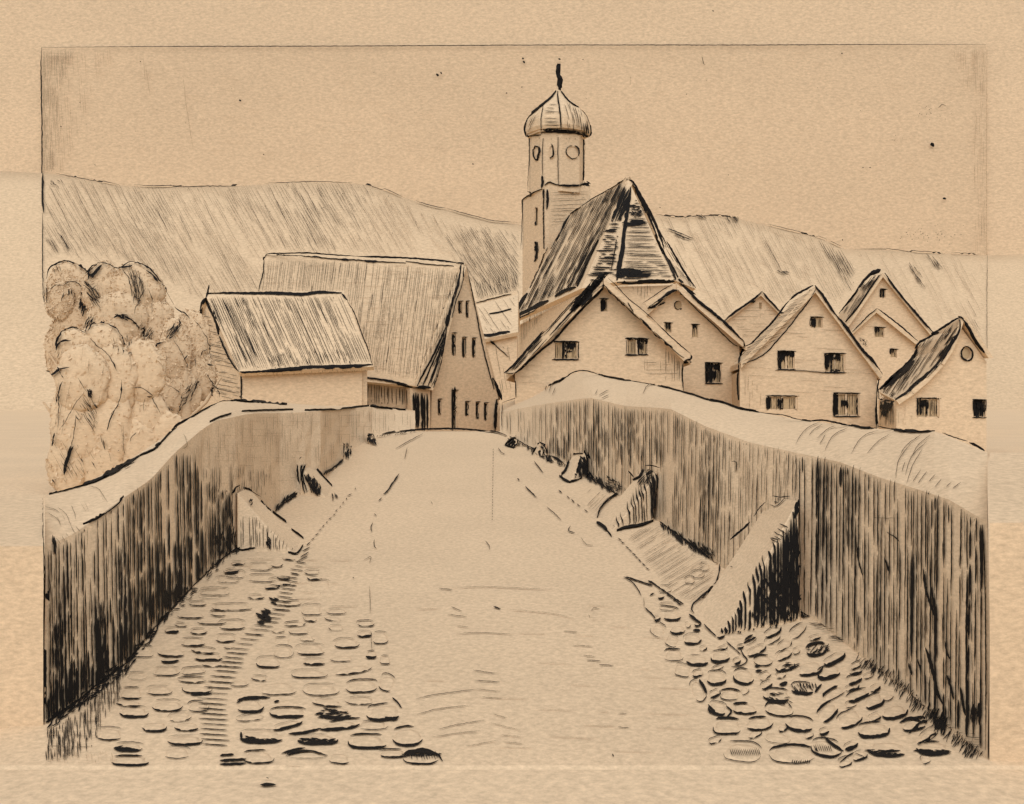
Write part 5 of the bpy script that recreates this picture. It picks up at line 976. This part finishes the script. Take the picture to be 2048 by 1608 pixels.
rows = [((1921, 636), (1902, 652)), ((1912, 665), (1866, 668)), ((1898, 698), (1838, 690)), ((1880, 726), (1832, 712)), ((1850, 758), (1800, 742)), ((1822, 782), (1776, 768)), ((1793, 802), (1758, 784))]
for (a0, b0), (a1, b1) in zip(rows, rows[1:]):
    slab('roof', [P(*a0, gd - .3), P(*a1, gd - .3), P(*b1, gd + 5), P(*b0, gd + 5)], .18, M_roof, t)
slab('roof', [P(1921, 634, gd - .3), P(1977, 716, gd - .3), P(1977, 716, gd - .3) + Vector((-.4, 5.4, 0)), P(1902, 652, gd + 5)], .2, M_roof, t)
slab('side_wall', [P(1757, 800, gd + 5), P(1792, 806, gd + .05), P(1792, 925, gd + .05), P(1757, 915, gd + 5)], .3, M_house, t)
q = [P(1757, 800, gd + 5), P(1902, 662, gd + 5), P(1945, 730, gd + 5), P(1945, 915, gd + 5), P(1757, 915, gd + 5)]
slab('wall', [v + Vector((.2, .2, 0)) for v in q], .3, M_house, t)
k = Ink(bvh_of(t), 45, .0009)
outlines(k, [('5:1580,510 1640,480 1700,440 1770,400', 4.5, 1.0), ('5:1780,410 1830,480 1870,560 1940,655', 4.4, 1.0), ('5:1750,395 1790,415', 4, .95), ('5:1580,530 1520,560 1480,580 1445,630', 4.5, 1.0), ('5:1470,600 1440,680 1380,750 1300,820 1200,915', (6, 10), 1.05), ('5:1765,420 1760,500 1700,600 1640,700 1550,800 1450,880 1400,930 1310,990', 5.5, 1.05), ('5:1190,915 1195,980 1220,990', 2, .9), ('5:1220,1000 1300,995', 2.4, .9),
              ('5:1800,610 1775,640 1775,680 1800,705 1840,705 1852,660 1830,620 1800,610', 3.8, 1.0), ('5:1560,520 1620,510', 9, 1.05)])
k.hatch(pts('5', '1600,530 1700,470 1760,430 1750,500 1690,600 1600,720 1480,840 1380,920 1300,985 1200,980 1230,920 1400,760 1470,640 1480,590'), 124, 4.6, 1.3, .68, seg=(25, 80), gap=(0, 10), cov=.8, end=4, dens=blobs([(1905, 680, 22, 30, .4), (1800, 770, 20, 20, .3), (1815, 745, 14, 20, .2)]))
k.hatch(pts('5', '1690,500 1760,440 1700,600 1620,700 1600,680'), 122, 4, 2.6, .85, seg=(15, 50), gap=(2, 10), cov=.8); k.scrub(pts('5', '1200,910 1300,810 1400,720 1440,680 1420,760 1320,860'), 46, (14, 30), -46, 10, 3, .95)
k.hatch(pts('5', '1200,1000 1310,1000 1315,1180 1200,1170'), 90, 4.4, 1.8, .8, seg=(20, 60), gap=(0, 8), cov=.9); k.scrub(pts('5', '1200,1010 1290,1010 1270,1090 1220,1080'), 22, (10, 22), 88, 12, 3, .95)
win_ink(k, hG[1], [(0, 0, .12, .9), (.15, .1, .45, .5)], bord='t', tone=.66, sp=4.6); win_ink(k, hG[2], [(0, 0, 1, .7), (.1, .5, .7, .98)], bord='tb', tone=.9, sp=3.5)
k.hatch(pts('5', '1310,1010 1400,1010 1440,1160 1320,1180'), 90, 7, .7, .4, seg=(10, 40), cov=.5)
fin(k, t)
# ================================================================== TREES on the left
def tree(label, lobes, d, trunk, seed):
    t = thing('round_crowned_tree', label, 'tree', 'trees behind the left wall')
    vs, fs = [], []; rr = random.Random(seed)
    for cx, cy, rx, ry, dd in lobes:
        c = P(cx, cy, d + dd); bm = bmesh.new(); bmesh.ops.create_icosphere(bm, subdivisions=4, radius=1)
        ax, az = rx / F * (d + dd), ry / F * (d + dd)
        k0 = len(vs)
        for v in bm.verts:
            n_ = v.co.normalized(); q_ = 1 + .14 * noise.noise(n_ * 1.6 + c) + .10 * noise.noise(n_ * 4 + c) + .05 * noise.noise(n_ * 11 + c)
            vs.append(c + Vector((n_.x * ax * q_, n_.y * min(ax, az) * q_ * .34, n_.z * az * q_)))
        fs += [tuple(v.index + k0 for v in f.verts) for f in bm.faces]; bm.free()
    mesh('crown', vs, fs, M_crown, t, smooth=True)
    # leaf clumps standing proud of the crown
    lv, lf = [], []; 
    for i in range(0, 5000):
        f = fs[rr.randrange(len(fs))]; a, b, c = (vs[j] for j in f); n_ = (b - a).cross(c - a).normalized(); p = (a + b + c) / 3 + n_ * rr.uniform(-.03, .03)
        u = Vector((rr.gauss(0, 1), rr.gauss(0, 1), rr.gauss(0, 1) - .5)).normalized() * rr.uniform(.03, .085); v_ = n_.cross(u) * .45 + n_ * rr.uniform(-.02, .02); k0 = len(lv)
        lv += [p - u, p + v_, p + u, p - v_]; lf.append((k0, k0 + 1, k0 + 2, k0 + 3))
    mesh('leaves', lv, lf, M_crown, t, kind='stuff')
    # trunk with two limbs
    tv, tf = [], []
    def limb(pp):
        k0 = len(tv)
        for p, r in pp:
            for i in range(8): an = i * math.pi / 4; tv.append(p + Vector((r * math.cos(an), r * math.sin(an), 0)))
        for j in range(len(pp) - 1):
            for i in range(8): tf.append((k0 + j * 8 + i, k0 + j * 8 + (i + 1) % 8, k0 + (j + 1) * 8 + (i + 1) % 8, k0 + (j + 1) * 8 + i))
    b0 = P(trunk[0], 800, d); b0.z = .9; m_ = P(trunk[0] + 4, trunk[1], d); top = P(trunk[2], trunk[3], d)
    limb([(b0, .26), (b0.lerp(m_, .4), .19), (m_, .15), (m_.lerp(top, .6), .10), (top, .05)]); limb([(m_, .1), (m_ + Vector((.5, .1, .5)), .07), (m_ + Vector((.9, .2, 1.2)), .03)]); limb([(m_, .1), (m_ + Vector((-.4, .1, .6)), .06), (m_ + Vector((-.7, 0, 1.1)), .03)])
    mesh('trunk', tv, tf, M_crown, t, smooth=True)
    return t, Ink(bvh_of(t), d, .0028)
T1, k1 = tree('leftmost tree behind, with a rounded double top', [(138, 575, 44, 50, 0), (120, 600, 28, 40, -.2), (150, 640, 42, 60, 0), (118, 700, 28, 60, .2)], 33, (140, 780, 140, 620), 1)
T2, k2 = tree('wide tall tree between the leftmost tree and the shed barn', [(205, 580, 40, 52, 0), (270, 585, 58, 58, .1), (235, 640, 62, 60, -.1), (300, 650, 48, 62, .1), (250, 720, 70, 80, 0)], 32, (262, 790, 262, 640), 2)
T4, k4 = tree('loose bushy tree touching the gable of the shed barn', [(385, 680, 36, 60, .2), (350, 700, 34, 60, 0), (400, 750, 34, 50, .2), (360, 790, 42, 60, .1), (330, 840, 40, 50, .1)], 31, (370, 840, 370, 700), 4)
T3, k3 = tree('nearest large tree in the left corner with drooping foliage', [(150, 700, 38, 46, 0), (200, 695, 46, 50, .1), (165, 760, 54, 66, -.2), (225, 760, 52, 70, 0), (150, 850, 52, 90, -.1), (215, 850, 56, 90, 0), (290, 850, 48, 80, .2), (290, 745, 42, 64, .1), (135, 925, 42, 70, -.1), (200, 920, 52, 70, 0), (270, 900, 52, 70, .1), (330, 880, 44, 60, .2)], 28, (138, 890, 150, 740), 3)
def tl(k, rows):
    for st, ww, tn in rows: k.line('1', st, ww, tn)
tl(k1, [('105,250 120,190 160,155 240,135 300,160 350,200 375,230', (2.4, 3.4), .95), ('130,170 180,150 240,135', 3.4, .95), ('340,190 370,220 385,240', 4, .9), ('140,320 180,295 215,300', 1.4, .7), ('215,300 250,275 310,280 335,310 330,360', 1.6, .75), ('180,170 195,210', 1.6, .7), ('165,185 175,225', 1.2, .6), ('200,175 210,205', 1.2, .6), ('90,320 90,400', 2, .6), ('120,300 120,410', 1.6, .6), ('220,340 205,395', 2.6, .8), ('250,320 255,360', 2.6, .8), ('265,320 270,370', 2.2, .75), ('285,330 275,380', 1.4, .6)])
k1.scrub(pts('1', '330,370 370,330 380,440 350,480 325,460'), 26, (10, 22), -60, 15, 2.2, .9); k1.hatch(pts('1', '85,280 140,260 140,440 90,430'), 92, 6, .9, .5, seg=(10, 30), cov=.5); k1.hatch(pts('1', '100,430 330,430 320,520 250,560 110,800 90,700'), 88, 14, .6, .3, seg=(10, 30), gap=(20, 60), cov=.4)
tl(k2, [('385,260 390,190 400,165 460,158', 2.6, .9), ('400,245 430,210 470,170', 6, .9), ('460,158 530,170 590,185 640,155 680,155', 2.2, .85), ('590,185 640,180 665,170', 3.4, .9), ('680,155 740,175 790,210 830,265 855,300', (2.4, 3), .9), ('750,200 790,235 820,270', 2.6, .85), ('600,190 640,250 660,330 670,420', 1.6, .65), ('630,200 680,300 680,350', 1.2, .6), ('700,200 720,280 740,340', 1.4, .65), ('750,310 710,380 680,430 670,480', 1.3, .65), ('760,310 785,380 790,480', 1.0, .55), ('440,290 400,320', 1.2, .6), ('860,300 900,370 930,420', 1.0, .5), ('550,480 600,490 650,510 690,540', (5, 3), .95), ('540,500 590,485', 5, .95)])
k2.scrub(pts('1', '560,470 620,480 640,510 580,510'), 12, (10, 18), 20, 20, 2.2, .95); k2.scrub(pts('1', '640,190 680,200 740,300 680,400 660,300'), 26, (14, 34), 80, 14, 1.2, .6); k2.scrub(pts('1', '385,290 440,320 450,420 390,390'), 20, (16, 30), 50, 8, 1.4, .7); k2.scrub(pts('1', '700,540 780,560 830,640 760,660 720,620'), 30, (10, 26), -60, 10, 1.0, .65); k2.scrub(pts('1', '640,510 690,530 690,560'), 10, (8, 16), 50, 12, 1.6, .8)
k2.scrub(pts('1', '610,620 660,640 700,760 640,770'), 26, (8, 22), 85, 12, 1, .55); k2.scrub(pts('1', '400,490 440,500 400,560 340,560'), 14, (8, 16), -65, 15, 1.6, .75)
k2.scrub(pts('1', '390,190 440,180 460,170 410,250 390,250'), 12, (8, 18), -55, 15, 1.8, .85)
tl(k4, [('930,430 960,455 1010,480 1030,510', 2.4, .85), ('970,490 970,540 940,590 900,620', 2, .75), ('960,560 930,600', 3.4, .85), ('930,640 960,700 1000,780 1010,850', 1.3, .6), ('1060,520 1100,570 1140,650 1160,760 1160,820', 1.3, .6), ('1150,690 1110,720 1090,750', 1.1, .55), ('780,770 785,710 810,680 860,660', (2.6, 4), .85), ('1070,740 1070,820', 1.1, .55), ('1140,860 1180,930 1215,980 1220,1015', 1.6, .75), ('1165,1000 1180,940', 1.4, .7), ('1075,910 1060,960 1020,1040', 1.6, .65), ('990,1040 960,1100 930,1170', 3, .85), ('870,930 940,960 980,1000', 1, .5), ('1140,800 1170,810', 1.6, .7), ('940,960 970,980', 1.3, .6), ('1010,740 990,780', 1.4, .65)])
k4.scrub(pts('1', '900,560 980,560 950,620 890,640'), 24, (8, 16), -60, 18, 1.3, .65); k4.scrub(pts('1', '990,960 1080,900 1040,1040 980,1080'), 22, (10, 26), -65, 12, 1, .55); k4.scrub(pts('1', '850,1060 920,1070 900,1170 860,1160'), 14, (10, 22), 65, 10, 1.2, .6)
tl(k3, [('180,710 190,640 220,590 270,560 320,580', (2.2, 3.6), .85), ('180,710 195,670 230,650 270,650', (4.4, 2.4), .95), ('190,760 200,720', 1.4, .6), ('380,590 410,550 480,538', (1.6, 3.6), .85), ('480,538 540,570 580,620 600,690 600,740', 1.5, .65), ('320,580 360,600 385,560', 1.4, .7), ('100,840 130,848', 3, .9), ('145,880 180,850 220,830 260,825', (4, 3), .95), ('190,820 200,850 230,890', 1.8, .75), ('390,630 440,680 500,730 540,790 560,840', 1.6, .65), ('220,910 200,960 180,1060', 2, .7), ('200,960 195,1100 190,1200', 1.4, .6), ('590,900 590,960 570,1060 530,1120', 1.6, .7), ('555,1085 525,1150 500,1230', 2.4, .75), ('650,950 720,950 780,990 800,1040 840,1120', 1.5, .65), ('745,1000 735,1100', 1, .5), ('320,890 350,950 370,980', 1, .5), ('170,1240 155,1330', 3, .8), ('350,980 300,1050 260,1130 200,1220', 1.2, .55), ('270,1350 250,1400 235,1450 228,1510', 6, .95), ('300,1130 290,1240 270,1330', 1.4, .6), ('480,1280 490,1350', 2, .65), ('600,1190 600,1300 610,1400', 1, .5), ('690,1240 660,1270 650,1300', 1.2, .6), ('760,1000 780,1000', 3, .8), ('570,1350 574,1352', 2.6, .9), ('460,1250 480,1320', 1.2, .55)])
k3.hatch(pts('1', '350,980 390,965 440,1060 440,1250 400,1220 320,1090'), 60, 4.4, 1.2, .66, seg=(12, 44), gap=(1, 8), cov=.85, end=5); k3.hatch(pts('1', '290,1080 340,1100 440,1250 400,1260 300,1190'), 55, 5.5, .9, .5, seg=(12, 40), cov=.7)
k3.scrub(pts('1', '370,965 405,965 400,1000 370,1000'), 12, (6, 14), 70, 20, 2.4, .85)
k3.hatch(pts('1', '150,1250 300,1300 480,1390 430,1490 300,1540 200,1590 150,1560'), 62, 6, .85, .5, seg=(10, 40), gap=(2, 14), cov=.65, end=6); k3.hatch(pts('1', '190,700 420,640 540,800 560,900 200,900'), 96, 11, .55, .36, seg=(12, 40), gap=(8, 40), cov=.45); k4.hatch(pts('1', '840,560 1120,560 1160,800 1000,1080 860,900'), 80, 9, .55, .38, seg=(10, 36), gap=(6, 30), cov=.5); k2.hatch(pts('1', '420,260 850,300 900,560 480,540'), 86, 13, .5, .34, seg=(12, 40), gap=(8, 40), cov=.4)
k3.hatch(pts('1', '160,900 330,900 300,1200 170,1280'), 100, 9, .8, .42, seg=(12, 50), gap=(6, 40), cov=.5); k3.hatch(pts('1', '440,920 580,900 540,1100 470,1280 440,1200'), 100, 9, .7, .4, seg=(12, 50), gap=(6, 40), cov=.45)
k3.hatch(pts('1', '600,960 760,1000 840,1170 700,1280 600,1180'), 92, 12, .6, .32, seg=(12, 40), gap=(10, 50), cov=.4); k3.scrub(pts('1', '260,1340 275,1350 240,1450 230,1440'), 22, (10, 22), -70, 10, 2.6, .85); k3.hatch(pts('1', '500,600 600,640 690,800 640,880 560,760'), 84, 9, .8, .42, seg=(10, 30), gap=(6, 30), cov=.5)
k3.hatch(pts('1', '360,760 400,760 390,900 370,900'), 95, 6, .8, .4, seg=(10, 26), cov=.5); k3.hatch(pts('1', '500,1200 600,1180 620,1400 500,1450'), 80, 8, .7, .4, seg=(10, 30), cov=.4)
for k, t in ((k1, T1), (k2, T2), (k4, T4), (k3, T3)): fin(k, t)
settle(wallL); settle(wallR)
